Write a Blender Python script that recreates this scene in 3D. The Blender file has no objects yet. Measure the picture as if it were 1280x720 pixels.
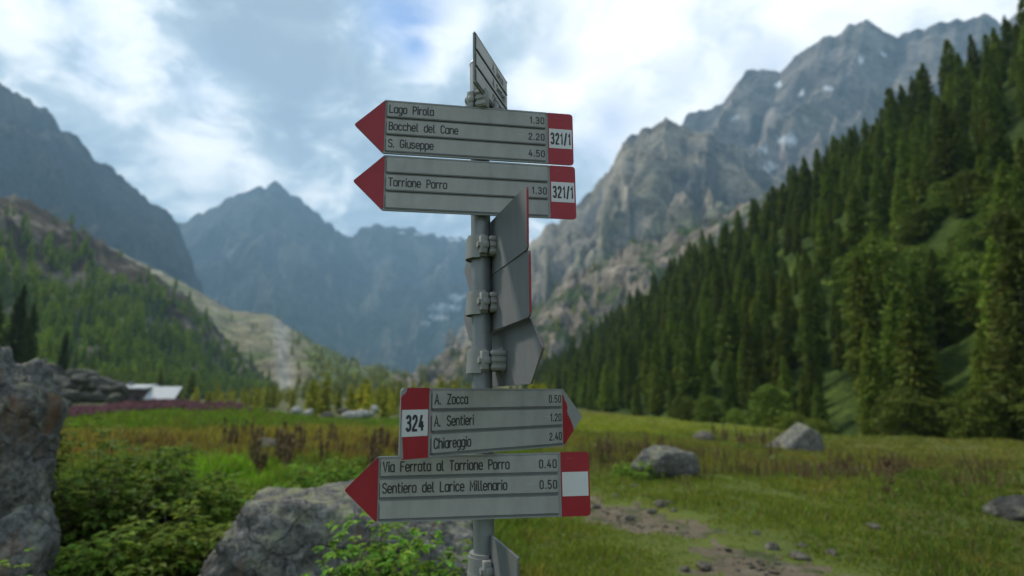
import bpy, bmesh, math, random
import numpy as np
from mathutils import Vector, Matrix

S = bpy.context.scene
COL = S.collection
R = math.radians
rng = np.random.default_rng(7)
random.seed(7)

# ------------------------------------------------------------------ camera
F = 711.0                      # focal length in pixels of a 1280 wide picture (20 mm lens)
HOR = 489.0                    # row of the horizon
PITCH = math.atan((HOR - 360) / F)
EYE = 1.5
cam_d = bpy.data.cameras.new('camera'); cam = bpy.data.objects.new('camera', cam_d); COL.objects.link(cam)
cam.location = (0, 0, EYE)
cam.rotation_euler = (math.pi / 2 + PITCH, 0, 0)
cam_d.sensor_width = 36.0; cam_d.lens = F / 1280 * 36
cam_d.clip_start = .05; cam_d.clip_end = 30000
cam_d.dof.use_dof = True; cam_d.dof.focus_distance = 1.38; cam_d.dof.aperture_fstop = 1.9
cam_d.dof.aperture_blades = 0
S.camera = cam

# ------------------------------------------------------------------ light
SUN_AZ, SUN_EL = R(-62), R(46)         # azimuth from +Y towards +X
sun_dir = Vector((math.sin(SUN_AZ) * math.cos(SUN_EL), math.cos(SUN_AZ) * math.cos(SUN_EL), math.sin(SUN_EL)))
sd = bpy.data.lights.new('sun', 'SUN'); sun = bpy.data.objects.new('sun', sd); COL.objects.link(sun)
sd.energy = 2.2; sd.angle = R(6); sd.color = (1, .93, .80)
sun.rotation_euler = sun_dir.to_track_quat('Z', 'Y').to_euler()
S.view_settings.view_transform = 'Standard'; S.view_settings.look = 'None'
S.view_settings.exposure = 0.72; S.view_settings.gamma = 1; S.view_settings.use_curve_mapping = False
S.cycles.use_denoising = True
S.cycles.max_bounces = 6; S.cycles.diffuse_bounces = 3; S.cycles.glossy_bounces = 2
S.cycles.transmission_bounces = 3; S.cycles.transparent_max_bounces = 8; S.cycles.volume_bounces = 1
S.cycles.sample_clamp_indirect = 4

CP, SP = math.cos(PITCH), math.sin(PITCH)
def at(px, py, Y):
    """the point seen at picture position px, py whose y coordinate is Y"""
    a = (px - 640) / F; b = (360 - py) / F
    d = np.array([a, CP - b * SP, SP + b * CP]); d = d * (Y / d[1])
    return np.array([d[0], d[1], d[2] + EYE])
def proj(P):
    P = np.asarray(P, float); x, y, z = P[..., 0], P[..., 1], P[..., 2] - EYE
    d = y * CP + z * SP; d = np.where(d < .05, .05, d); v = -y * SP + z * CP
    return 640 + F * x / d, 360 - F * v / d

# ------------------------------------------------------------------ node helpers
def mat(name):
    m = bpy.data.materials.new(name); m.use_nodes = True
    nt = m.node_tree; nt.nodes.clear()
    return m, nt
def N(nt, t, **kw):
    n = nt.nodes.new(t)
    for k, v in kw.items():
        if k.startswith('i_'): n.inputs[k[2:].replace('_', ' ')].default_value = v
        else: setattr(n, k, v)
    return n
def noise(nt, vec, scale, detail=6, rough=.55, dist=0.0):
    n = N(nt, 'ShaderNodeTexNoise'); n.inputs['Scale'].default_value = scale; n.inputs['Detail'].default_value = detail
    n.inputs['Roughness'].default_value = rough; n.inputs['Distortion'].default_value = dist
    if vec is not None: nt.links.new(vec, n.inputs['Vector'])
    return n.outputs['Fac']
def ramp(nt, fac, stops):
    r = N(nt, 'ShaderNodeValToRGB'); e = r.color_ramp.elements
    while len(e) < len(stops): e.new(.5)
    for x, (p, c) in zip(e, stops):
        x.position = p; x.color = (c, c, c, 1) if isinstance(c, (int, float)) else (*c, 1)
    nt.links.new(fac, r.inputs['Fac']); return r.outputs['Color']
def mix(nt, fac, a, b, mode='MIX'):
    m = N(nt, 'ShaderNodeMix', data_type='RGBA', blend_type=mode)
    for s, v in ((0, fac), (6, a), (7, b)):
        if isinstance(v, (int, float)): m.inputs[s].default_value = v if s == 0 else (v, v, v, 1)
        elif isinstance(v, tuple): m.inputs[s].default_value = (*v, 1)
        else: nt.links.new(v, m.inputs[s])
    return m.outputs[2]
def mth(nt, op, a, b=None, clamp=False):
    m = N(nt, 'ShaderNodeMath', operation=op, use_clamp=clamp)
    for i, v in enumerate((a, b)):
        if v is None: continue
        if isinstance(v, (int, float)): m.inputs[i].default_value = v
        else: nt.links.new(v, m.inputs[i])
    return m.outputs[0]
def surf(nt, color, rough=.9, metal=0., bump=None, bstr=.3, bdist=.02, spec=.3, transl=0.):
    b = N(nt, 'ShaderNodeBsdfPrincipled')
    if isinstance(color, tuple): b.inputs['Base Color'].default_value = (*color, 1)
    else: nt.links.new(color, b.inputs['Base Color'])
    if isinstance(rough, (int, float)): b.inputs['Roughness'].default_value = rough
    else: nt.links.new(rough, b.inputs['Roughness'])
    b.inputs['Metallic'].default_value = metal; b.inputs['Specular IOR Level'].default_value = spec
    if bump is not None:
        bp = N(nt, 'ShaderNodeBump'); bp.inputs['Strength'].default_value = bstr; bp.inputs['Distance'].default_value = bdist
        nt.links.new(bump, bp.inputs['Height']); nt.links.new(bp.outputs[0], b.inputs['Normal'])
    o = N(nt, 'ShaderNodeOutputMaterial'); out = b.outputs[0]
    if transl:
        t = N(nt, 'ShaderNodeBsdfTranslucent')
        if isinstance(color, tuple): t.inputs[0].default_value = (*color, 1)
        else: nt.links.new(color, t.inputs[0])
        mx = N(nt, 'ShaderNodeMixShader'); mx.inputs[0].default_value = transl
        nt.links.new(out, mx.inputs[1]); nt.links.new(t.outputs[0], mx.inputs[2]); out = mx.outputs[0]
    nt.links.new(out, o.inputs['Surface'])
def objco(nt): return N(nt, 'ShaderNodeTexCoord').outputs['Object']
def attr(nt, name): return N(nt, 'ShaderNodeAttribute', attribute_name=name)

# ------------------------------------------------------------------ sky: Nishita with real-looking broken cloud on the sky sphere
W = bpy.data.worlds.new('World'); S.world = W; W.use_nodes = True
nt = W.node_tree; nt.nodes.clear()
sky = N(nt, 'ShaderNodeTexSky', sky_type='NISHITA', sun_disc=False)
sky.sun_elevation = SUN_EL; sky.sun_rotation = SUN_AZ % (2 * math.pi); sky.altitude = 1900; sky.air_density = 1.0; sky.dust_density = 1.5
bg1 = N(nt, 'ShaderNodeBackground'); bg1.inputs['Strength'].default_value = .15
nt.links.new(sky.outputs[0], bg1.inputs[0])
dirv = N(nt, 'ShaderNodeTexCoord').outputs['Generated']
def dirof(px, py):
    v = at(px, py, 1.0) - np.array([0, 0, EYE]); return tuple(v / np.linalg.norm(v))
# flatten towards the horizon the way a cloud layer does
sep = N(nt, 'ShaderNodeSeparateXYZ'); nt.links.new(dirv, sep.inputs[0])
den = mth(nt, 'ADD', mth(nt, 'MAXIMUM', sep.outputs[2], 0.0), .38)
comb = N(nt, 'ShaderNodeCombineXYZ')
nt.links.new(mth(nt, 'DIVIDE', sep.outputs[0], den), comb.inputs[0]); nt.links.new(mth(nt, 'DIVIDE', sep.outputs[1], den), comb.inputs[1])
nt.links.new(mth(nt, 'MULTIPLY', sep.outputs[2], .7), comb.inputs[2])
cv = comb.outputs[0]
n_big = noise(nt, cv, 3.0, 12, .62, .35)
n_fine = noise(nt, cv, 8.5, 12, .62, .5)
n_dark = noise(nt, cv, 3.4, 6, .5, .2)
def blob(px, py, r_out, r_in=0.0):
    """1 inside an angular disc round the direction (degrees), falling to 0 outside; edge broken by noise"""
    d = N(nt, 'ShaderNodeVectorMath', operation='DOT_PRODUCT'); nt.links.new(dirv, d.inputs[0]); d.inputs[1].default_value = dirof(px, py)
    a = mth(nt, 'ARCCOSINE', mth(nt, 'MINIMUM', d.outputs['Value'], .99999))
    a = mth(nt, 'ADD', a, mth(nt, 'MULTIPLY', mth(nt, 'SUBTRACT', n_fine, .5), R(r_out) * 1.1))
    m = N(nt, 'ShaderNodeMapRange', interpolation_type='SMOOTHSTEP'); nt.links.new(a, m.inputs[0])
    m.inputs[1].default_value = R(r_in); m.inputs[2].default_value = R(r_out); m.inputs[3].default_value = 1; m.inputs[4].default_value = 0
    return m.outputs[0]
def msum(items):
    o = items[0]
    for i in items[1:]: o = mth(nt, 'MAXIMUM', o, i)
    return o
gaps = msum([mth(nt, 'MULTIPLY', blob(*a), w) for a, w in (
    ((508, 10, 7.), 1.5), ((518, 58, 4.), 1.3), ((640, 155, 3.5), .6), ((693, 78, 3.5), .6), ((765, 150, 4.5), .7), ((960, 75, 3.5), .6), ((850, 95, 3.5), .45), ((740, 190, 4), .6), ((110, 20, 4), .35), ((130, 75, 4), .3), ((245, 110, 5), .2))])
white = msum([mth(nt, 'MULTIPLY', blob(*a), w) for a, w in (
    ((22, 22, 5.0), 1.1), ((150, 100, 5.5), .6), ((165, 12, 6), .6), ((255, 170, 7), .95), ((310, 200, 5), .7), ((560, 15, 5.5), 1.0), ((545, 75, 4), .7), ((800, 70, 17), .85), ((700, 130, 9), .8), ((1000, -20, 14), 1.0), ((1150, -60, 16), .9), ((420, 245, 6), .35), ((830, -60, 12), 1.))])
dark = msum([mth(nt, 'MULTIPLY', blob(*a), w) for a, w in (
    ((345, 80, 10), 1.2), ((230, 105, 6), .6), ((345, 190, 5), .5), ((470, 250, 7), .45), ((560, 265, 6), .5), ((80, 80, 7), .5), ((200, 60, 5), .4), ((380, 20, 8), .6), ((640, 270, 9), .35), ((100, 150, 7), .3))])
wm = mth(nt, 'ADD', mth(nt, 'MULTIPLY', white, 1.0), mth(nt, 'MULTIPLY', mth(nt, 'SUBTRACT', n_big, .5), 2.2))
wm = mth(nt, 'ADD', wm, mth(nt, 'MULTIPLY', mth(nt, 'SUBTRACT', n_fine, .5), 2.9))
wm = mth(nt, 'SUBTRACT', wm, mth(nt, 'MULTIPLY', dark, .75))
ccol = ramp(nt, mth(nt, 'ADD', mth(nt, 'MULTIPLY', wm, .5), .4, True), [(.0, (.25, .32, .40)), (.25, (.30, .38, .46)), (.42, (.41, .49, .56)), (.56, (.64, .69, .73)), (.70, (.82, .84, .86)), (1., (1.0, .99, .98))])
bg2 = N(nt, 'ShaderNodeBackground'); nt.links.new(ccol, bg2.inputs[0]); bg2.inputs['Strength'].default_value = 1.0
gm = mth(nt, 'MULTIPLY', gaps, mth(nt, 'ADD', mth(nt, 'MULTIPLY', mth(nt, 'SUBTRACT', n_fine, .5), 2.5), .75, True))
cover = mth(nt, 'SUBTRACT', 1.0, mth(nt, 'MULTIPLY', gm, .85, True), True)
mx = N(nt, 'ShaderNodeMixShader'); nt.links.new(cover, mx.inputs[0]); nt.links.new(bg1.outputs[0], mx.inputs[1]); nt.links.new(bg2.outputs[0], mx.inputs[2])
wo = N(nt, 'ShaderNodeOutputWorld'); nt.links.new(mx.outputs[0], wo.inputs[0])

# ------------------------------------------------------------------ numpy gradient noise
_P = np.random.default_rng(3).permutation(256); _P = np.concatenate([_P, _P, _P])
_G = np.random.default_rng(4).normal(size=(256, 3)); _G /= np.linalg.norm(_G, axis=1)[:, None]
def pn(p):
    p = np.asarray(p, float); sh = p.shape[:-1]; p = p.reshape(-1, 3)
    i = np.floor(p).astype(int); f = p - i; i &= 255
    u = f * f * f * (f * (f * 6 - 15) + 10); r = 0
    for a in (0, 1):
        for b in (0, 1):
            for c in (0, 1):
                h = _P[_P[_P[i[:, 0] + a] + i[:, 1] + b] + i[:, 2] + c]
                g = (_G[h] * (f - (a, b, c))).sum(1)
                r = r + g * (u[:, 0] if a else 1 - u[:, 0]) * (u[:, 1] if b else 1 - u[:, 1]) * (u[:, 2] if c else 1 - u[:, 2])
    return (r * 1.5).reshape(sh)
def fbm(p, o=5, lac=2.05, gain=.5):
    r = 0; a = 1; p = np.asarray(p, float)
    for k in range(o): r = r + a * pn(p + 17.3 * k); p = p * lac; a *= gain
    return r
def ridged(p, o=5, lac=2.1, gain=.55):
    r = 0; a = 1; p = np.asarray(p, float); w = 1
    for k in range(o):
        n = 1 - np.abs(pn(p + 9.1 * k)) * 1.6; n = np.clip(n, 0, 1) ** 2 * w
        r = r + a * n; w = np.clip(n * 1.5, 0, 1); p = p * lac; a *= gain
    return r / 1.9
def sstep(a, b, x):
    t = np.clip((x - a) / (b - a), 0, 1); return t * t * (3 - 2 * t)
def v3(x, y, z): return np.stack(np.broadcast_arrays(x, y, z), -1)

# ------------------------------------------------------------------ mesh helpers
def mesh(name, V, Fc, material=None, smooth=True, col=None, fcol=None):
    """V (n,3); Fc (m,3) or (m,4) array or list of arrays; col = per vertex rgb, fcol = per face rgb"""
    me = bpy.data.meshes.new(name)
    V = np.asarray(V, np.float32)
    Fs = Fc if isinstance(Fc, list) else [Fc]
    Fs = [np.asarray(f, np.int32) for f in Fs if len(f)]
    loops = np.concatenate([f.ravel() for f in Fs])
    tot = np.concatenate([np.full(len(f), f.shape[1], np.int32) for f in Fs])
    st = np.concatenate([[0], np.cumsum(tot)[:-1]]).astype(np.int32)
    me.vertices.add(len(V)); me.vertices.foreach_set('co', V.ravel())
    me.loops.add(len(loops)); me.loops.foreach_set('vertex_index', loops)
    me.polygons.add(len(tot)); me.polygons.foreach_set('loop_start', st)
    me.polygons.foreach_set('use_smooth', np.full(len(tot), smooth))
    me.update(calc_edges=True); me.validate()
    if col is not None:
        a = me.color_attributes.new('col', 'FLOAT_COLOR', 'POINT')
        c = np.ones((len(V), 4), np.float32); c[:, :3] = col; a.data.foreach_set('color', c.ravel())
    if fcol is not None:
        a = me.attributes.new('col', 'FLOAT_COLOR', 'FACE')
        c = np.ones((len(tot), 4), np.float32); c[:, :3] = fcol; a.data.foreach_set('color', c.ravel())
    if material: me.materials.append(material)
    return me
def obj(name, me, parent=None, loc=None, label=None, cat=None, group=None, kind=None):
    o = bpy.data.objects.new(name, me); COL.objects.link(o)
    if parent: o.parent = parent
    if loc is not None: o.location = loc
    tag(o, label, cat, group, kind); return o
def tag(o, label=None, cat=None, group=None, kind=None):
    for k, v in (('label', label), ('category', cat), ('group', group), ('kind', kind)):
        if v: o[k] = v
class MB:
    """collects simple shapes into one mesh"""
    def __init__(s): s.bm = bmesh.new()
    def box(s, lo, hi, bevel=0.):
        r = bmesh.ops.create_cube(s.bm, size=1)['verts']
        lo, hi = Vector(lo), Vector(hi)
        for v in r: v.co = Vector(((lo[i] + hi[i]) / 2 + v.co[i] * (hi[i] - lo[i]) for i in range(3)))
        if bevel:
            es = list({e for v in r for e in v.link_edges})
            bmesh.ops.bevel(s.bm, geom=es, offset=bevel, segments=2, affect='EDGES', profile=.5)
    def prism(s, pts, y0, y1):
        """polygon in x,z pulled from y0 to y1"""
        a = [s.bm.verts.new((p[0], y0, p[1])) for p in pts]; b = [s.bm.verts.new((p[0], y1, p[1])) for p in pts]
        s.bm.faces.new(a); s.bm.faces.new(b[::-1]); n = len(pts)
        for i in range(n): s.bm.faces.new((a[i], b[i], b[(i + 1) % n], a[(i + 1) % n]))
    def prism_z(s, pts, z0, z1):
        a = [s.bm.verts.new((p[0], p[1], z0)) for p in pts]; b = [s.bm.verts.new((p[0], p[1], z1)) for p in pts]
        s.bm.faces.new(a[::-1]); s.bm.faces.new(b); n = len(pts)
        for i in range(n): s.bm.faces.new((a[i], a[(i + 1) % n], b[(i + 1) % n], b[i]))
    def cyl(s, a, b, r0, r1=None, n=24):
        a, b = Vector(a), Vector(b); d = b - a
        m = Matrix.Translation((a + b) / 2) @ d.to_track_quat('Z', 'Y').to_matrix().to_4x4()
        bmesh.ops.create_cone(s.bm, cap_ends=True, segments=n, radius1=r0, radius2=r0 if r1 is None else r1, depth=d.length, matrix=m)
    def done(s, name, material, smooth=False):
        bmesh.ops.recalc_face_normals(s.bm, faces=s.bm.faces)
        me = bpy.data.meshes.new(name); s.bm.to_mesh(me); s.bm.free()
        me.materials.append(material)
        if smooth:
            for p in me.polygons: p.use_smooth = True
            me.set_sharp_from_angle(angle=R(35))
        return me

# ------------------------------------------------------------------ materials
def m_veg(name, hue=(1, 1, 1), transl=.25, var=.35):
    m, nt = mat(name)
    c = attr(nt, 'col').outputs['Color']
    oi = N(nt, 'ShaderNodeObjectInfo').outputs['Random']
    c = mix(nt, 1.0, c, hue, 'MULTIPLY')
    h = N(nt, 'ShaderNodeHueSaturation'); nt.links.new(c, h.inputs['Color'])
    nt.links.new(mth(nt, 'ADD', mth(nt, 'MULTIPLY', oi, var), 1 - var / 2), h.inputs['Value'])
    nt.links.new(mth(nt, 'ADD', mth(nt, 'MULTIPLY', oi, .03), .485), h.inputs['Hue'])
    surf(nt, h.outputs[0], .75, spec=.2, transl=transl); return m
M_grass = m_veg('grass_blades', transl=.35)
M_leaf = m_veg('leaves', transl=.45)
M_larch = m_veg('larch_needles', transl=.25, var=.65)
M_flower = m_veg('fireweed', transl=.2)
M_dry = m_veg('dry_stalks', transl=.1)
m, nt = mat('bark'); M_bark = m
surf(nt, ramp(nt, noise(nt, objco(nt), 6, 6), [(.3, (.05, .04, .03)), (.7, (.13, .10, .08))]), .9)

m, nt = mat('meadow_soil'); M_ground = m
co = objco(nt); c = attr(nt, 'col').outputs['Color']
c = mix(nt, mth(nt, 'MULTIPLY', noise(nt, co, .8, 7, .65), .9), c, (.04, .055, .012))
c = mix(nt, ramp(nt, noise(nt, co, 6, 6, .7), [(.45, 0), (.75, .6)]), c, (.11, .09, .035))
surf(nt, c, .95, bump=noise(nt, co, 9, 8, .7), bstr=.8, bdist=.08)
m, nt = mat('trodden_earth'); M_path = m
co = objco(nt)
c = ramp(nt, noise(nt, co, 3, 8, .7), [(.25, (.105, .080, .048)), (.5, (.165, .130, .084)), (.72, (.22, .18, .125))])
c = mix(nt, ramp(nt, noise(nt, co, 14, 5, .6), [(.6, 0), (.68, .7)]), c, (.22, .20, .165))
c = mix(nt, ramp(nt, noise(nt, co, 2.2, 7, .7), [(.5, 0), (.6, .9)]), c, (.055, .075, .018))
surf(nt, c, .95, bump=noise(nt, co, 16, 8, .75), bstr=.9, bdist=.05)

def m_rock(name, base, light, lichen=(.22, .24, .08), rust=0., sc=1., lich=.5):
    m, nt = mat(name); co = objco(nt)
    c = ramp(nt, noise(nt, co, 2.2 * sc, 10, .68), [(.3, base), (.68, light)])
    c = mix(nt, ramp(nt, noise(nt, co, 20 * sc, 6, .7), [(.40, .75), (.58, 0)]), c, tuple(x * .35 for x in base))
    c = mix(nt, ramp(nt, noise(nt, co, 9 * sc, 8, .7, .6), [(.56, 0), (.64, .6)]), c, tuple(min(1, x * 1.5) for x in light))
    geo = N(nt, 'ShaderNodeNewGeometry'); s = N(nt, 'ShaderNodeSeparateXYZ'); nt.links.new(geo.outputs['Normal'], s.inputs[0])
    up = mth(nt, 'MULTIPLY', s.outputs[2], 1.0, True)
    lm = mth(nt, 'MULTIPLY', ramp(nt, noise(nt, co, 4.5 * sc, 8, .7, .4), [(.5, 0), (.58, 1)]), mth(nt, 'ADD', mth(nt, 'MULTIPLY', up, .9), .12), True)
    c = mix(nt, mth(nt, 'MULTIPLY', lm, lich), c, lichen)
    if rust:
        mp = N(nt, 'ShaderNodeMapping'); mp.inputs['Scale'].default_value = (3, 3, .7); nt.links.new(co, mp.inputs[0])
        c = mix(nt, mth(nt, 'MULTIPLY', ramp(nt, noise(nt, mp.outputs[0], 1.0 * sc, 7, .65), [(.57, 0), (.68, 1)]), rust), c, (.22, .105, .045))
    mp = N(nt, 'ShaderNodeMapping'); mp.inputs['Scale'].default_value = (1, 1, .35); nt.links.new(co, mp.inputs[0])
    h = mth(nt, 'ADD', noise(nt, mp.outputs[0], 5 * sc, 10, .7), mth(nt, 'MULTIPLY', noise(nt, co, 22 * sc, 6, .7), .4))
    wp = N(nt, 'ShaderNodeVectorMath', operation='MULTIPLY_ADD'); wn = N(nt, 'ShaderNodeTexNoise'); wn.inputs['Scale'].default_value = 2.5 * sc; wn.inputs['Detail'].default_value = 5; nt.links.new(co, wn.inputs['Vector'])
    nt.links.new(wn.outputs['Color'], wp.inputs[0]); wp.inputs[1].default_value = (.55 / sc,) * 3; nt.links.new(co, wp.inputs[2])
    vo = N(nt, 'ShaderNodeTexVoronoi', feature='DISTANCE_TO_EDGE'); vo.inputs['Scale'].default_value = 1.25 * sc; nt.links.new(wp.outputs[0], vo.inputs['Vector'])
    crack = ramp(nt, vo.outputs['Distance'], [(.0, 1), (.022, 0)])
    c = mix(nt, mth(nt, 'MULTIPLY', crack, .38), c, tuple(x * .25 for x in base))
    h = mth(nt, 'SUBTRACT', h, mth(nt, 'MULTIPLY', crack, .4))
    surf(nt, c, .92, bump=h, bstr=.9, bdist=.07 / sc); return m
M_rock = m_rock('granite_boulder', (.085, .083, .076), (.23, .225, .21), lichen=(.30, .31, .13), rust=.35, sc=1.6)
M_rock2 = m_rock('dark_schist_rock', (.10, .10, .095), (.27, .265, .245), lichen=(.22, .23, .10), rust=.6, sc=1.1)
M_rock3 = m_rock('field_stone', (.08, .07, .056), (.20, .18, .145), lichen=(.2, .2, .1), sc=1.6, lich=.4)
M_rock4 = m_rock('scree_rock', (.06, .06, .055), (.15, .145, .13), sc=.3, lich=.3)
M_pale = m_rock('pale_river_stone', (.34, .33, .30), (.56, .55, .51), sc=.6, lich=0)

def m_mount(name, sc, bdist, tint=(1, 1, 1)):
    """rock slope: vertex colour broken up by noise streaks running down the slope"""
    m, nt = mat(name); co = objco(nt); c = attr(nt, 'col').outputs['Color']
    n1 = noise(nt, co, 1 / sc, 10, .72, .3); n2 = noise(nt, co, 6 / sc, 8, .7)
    k = mth(nt, 'ADD', mth(nt, 'MULTIPLY', mth(nt, 'SUBTRACT', n1, .5), 3.6), mth(nt, 'MULTIPLY', mth(nt, 'SUBTRACT', n2, .5), 2.2))
    k = mth(nt, 'MAXIMUM', mth(nt, 'ADD', k, 1.0), .22)
    v = N(nt, 'ShaderNodeCombineColor')
    for i, s in enumerate(tint): nt.links.new(mth(nt, 'MULTIPLY', k, s), v.inputs[i])
    c = mix(nt, 1.0, c, v.outputs[0], 'MULTIPLY')
    surf(nt, c, .95, bump=mth(nt, 'ADD', n1, mth(nt, 'MULTIPLY', n2, .35)), bstr=1., bdist=bdist, spec=.1); return m

# ------------------------------------------------------------------ ground
T_t = [-.9, -.62, -.46, -.37, -.25, -.1, .1, .3, .5, .8]
T_Y = [35, 45, 48, 50, 52, 55, 60, 45, 32, 26]
T_py = [531, 508, 510, 522, 528, 520, 514, 529, 545, 554]
T_z = [-(p - 489) / 711 * y + EYE for p, y in zip(T_py, T_Y)]
def gz(x, y):
    x = np.asarray(x, float); y = np.asarray(y, float)
    ys = np.maximum(y, .5); t = np.clip(x / ys, -.9, .8)
    Yc = np.interp(t, T_t, T_Y); zc = np.interp(t, T_t, T_z)
    z = zc * sstep(.15, 1.0, np.clip(y, 0, None) / Yc) + (-2.6 - zc) * sstep(1.0, 1.8, y / Yc)
    r = np.hypot(x, y)
    z = z + .05 * fbm(v3(x / 1.6, y / 1.6, 0), 4) * sstep(.5, 4, r) + .16 * pn(v3(x / 6, y / 6, 3.3)) * sstep(3, 9, r)
    return z
PATH = np.array([(-.4, 13.5), (.2, 10.5), (.73, 8.67), (1.54, 7.3), (1.93, 6.54), (2.16, 5.3), (2.36, 4.6), (2.7, 3.4), (3.1, 1.5), (3.5, -2)])
def path_d(x, y):
    d = np.full(np.shape(x), 1e9)
    for a, b in zip(PATH[:-1], PATH[1:]):
        ab = b - a; t = np.clip(((x - a[0]) * ab[0] + (y - a[1]) * ab[1]) / (ab @ ab), 0, 1)
        d = np.minimum(d, np.hypot(x - a[0] - t * ab[0], y - a[1] - t * ab[1]))
    return d
def path_mask(x, y):
    """positive on bare earth"""
    w = .36 + .16 * sstep(6.0, 5.2, np.asarray(y, float)) - .2 * np.exp(-((np.asarray(y) - 6.25) / .35) ** 2) + .30 * pn(v3(x * .9, y * .9, 8.)) + .28 * fbm(v3(x * 2.6, y * 2.6, 1.), 3)
    return w - path_d(x, y) - .25 * sstep(9.2, 12, np.asarray(y))
def zone(x, y):
    """the plant colour at a place in the meadow"""
    p = v3(x, y, gz(x, y)); X, Yp = proj(p)
    n = fbm(v3(x / 5, y / 5, 2.), 4); n2 = fbm(v3(x / 1.3, y / 1.3, 5.), 3)
    c = np.empty(np.shape(x) + (3,)); c[...] = (.062, .095, .018)
    def put(w, rgb):
        w = np.clip(w, 0, 1)[..., None]; c[...] = c * (1 - w) + np.array(rgb) * w
    yy = Yp + 8 * n; xx = X + 40 * n
    L = 1 - sstep(500, 600, xx)
    put(L * (1 - sstep(530, 540, yy)), (.060, .105, .014))
    put(L * sstep(531, 541, yy) * (1 - sstep(568, 590, yy)), (.112, .108, .028))
    put(L * sstep(545, 560, yy) * (1 - sstep(575, 595, yy)) * sstep(-.1, .3, n2), (.095, .068, .024))
    put(np.exp(-((X - 285) / 75.) ** 2 - ((Yp - 599) / 15.) ** 2) * 1.3, (.085, .165, .015))
    Rr = sstep(640, 740, xx)
    put(Rr * (1 - sstep(535, 545, yy)), (.115, .140, .022))
    put(Rr * sstep(538, 552, yy) * (1 - sstep(580, 598, yy)) * .5, (.095, .080, .028))
    put(Rr * (1 - sstep(515, 520, yy)) * .6, (.13, .09, .03))
    put(Rr * sstep(586, 606, yy), (.075, .100, .020))
    put(sstep(1040, 1180, xx) * sstep(575, 600, yy) * .75, (.042, .062, .014))  # darker green towards the lower right
    put(sstep(.25, .6, n2) * .45, (.11, .095, .03))
    put(sstep(.3, .7, -n2) * .4, (.035, .06, .012))
    put(sstep(62, 90, np.asarray(y) + 14 * n), (.052, .055, .026))
    return c * np.array((2.15, 2.1, 1.2))
na = 900; nr = 300
ang = np.concatenate([np.linspace(-58, 58, na - 100), np.linspace(58, 302, 102)[1:-1]])
ang = np.radians(ang); rad = np.concatenate([[0], np.geomspace(.5, 9000, nr - 1)])
AA, RR = np.meshgrid(ang, rad, indexing='ij')
GX = RR * np.sin(AA); GY = RR * np.cos(AA); GZ = gz(GX, GY)
idx = np.arange(na * nr).reshape(na, nr)
a = idx; b = np.roll(idx, -1, 0)
Q = np.stack([a[:, :-1], a[:, 1:], b[:, 1:], b[:, :-1]], -1).reshape(-1, 4)
V = v3(GX, GY, GZ).reshape(-1, 3)
cx = V[Q].mean(1); onpath = (path_mask(cx[:, 0], cx[:, 1]) > 0) & (np.hypot(cx[:, 0], cx[:, 1]) < 16)
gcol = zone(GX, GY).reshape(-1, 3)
V[:, 2] -= .03 * np.clip(path_mask(V[:, 0], V[:, 1]) * 3, 0, 1) * (np.hypot(V[:, 0], V[:, 1]) < 15)
def sub(V, Q, col=None):
    u, inv = np.unique(Q, return_inverse=True)
    return V[u], inv.reshape(Q.shape), None if col is None else col[u]
v_, q_, c_ = sub(V, Q[~onpath], gcol)
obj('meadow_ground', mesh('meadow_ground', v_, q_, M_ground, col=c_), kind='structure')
v_, q_, c_ = sub(V, Q[onpath])
obj('dirt_path', mesh('dirt_path', v_, q_, M_path), kind='structure')

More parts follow.
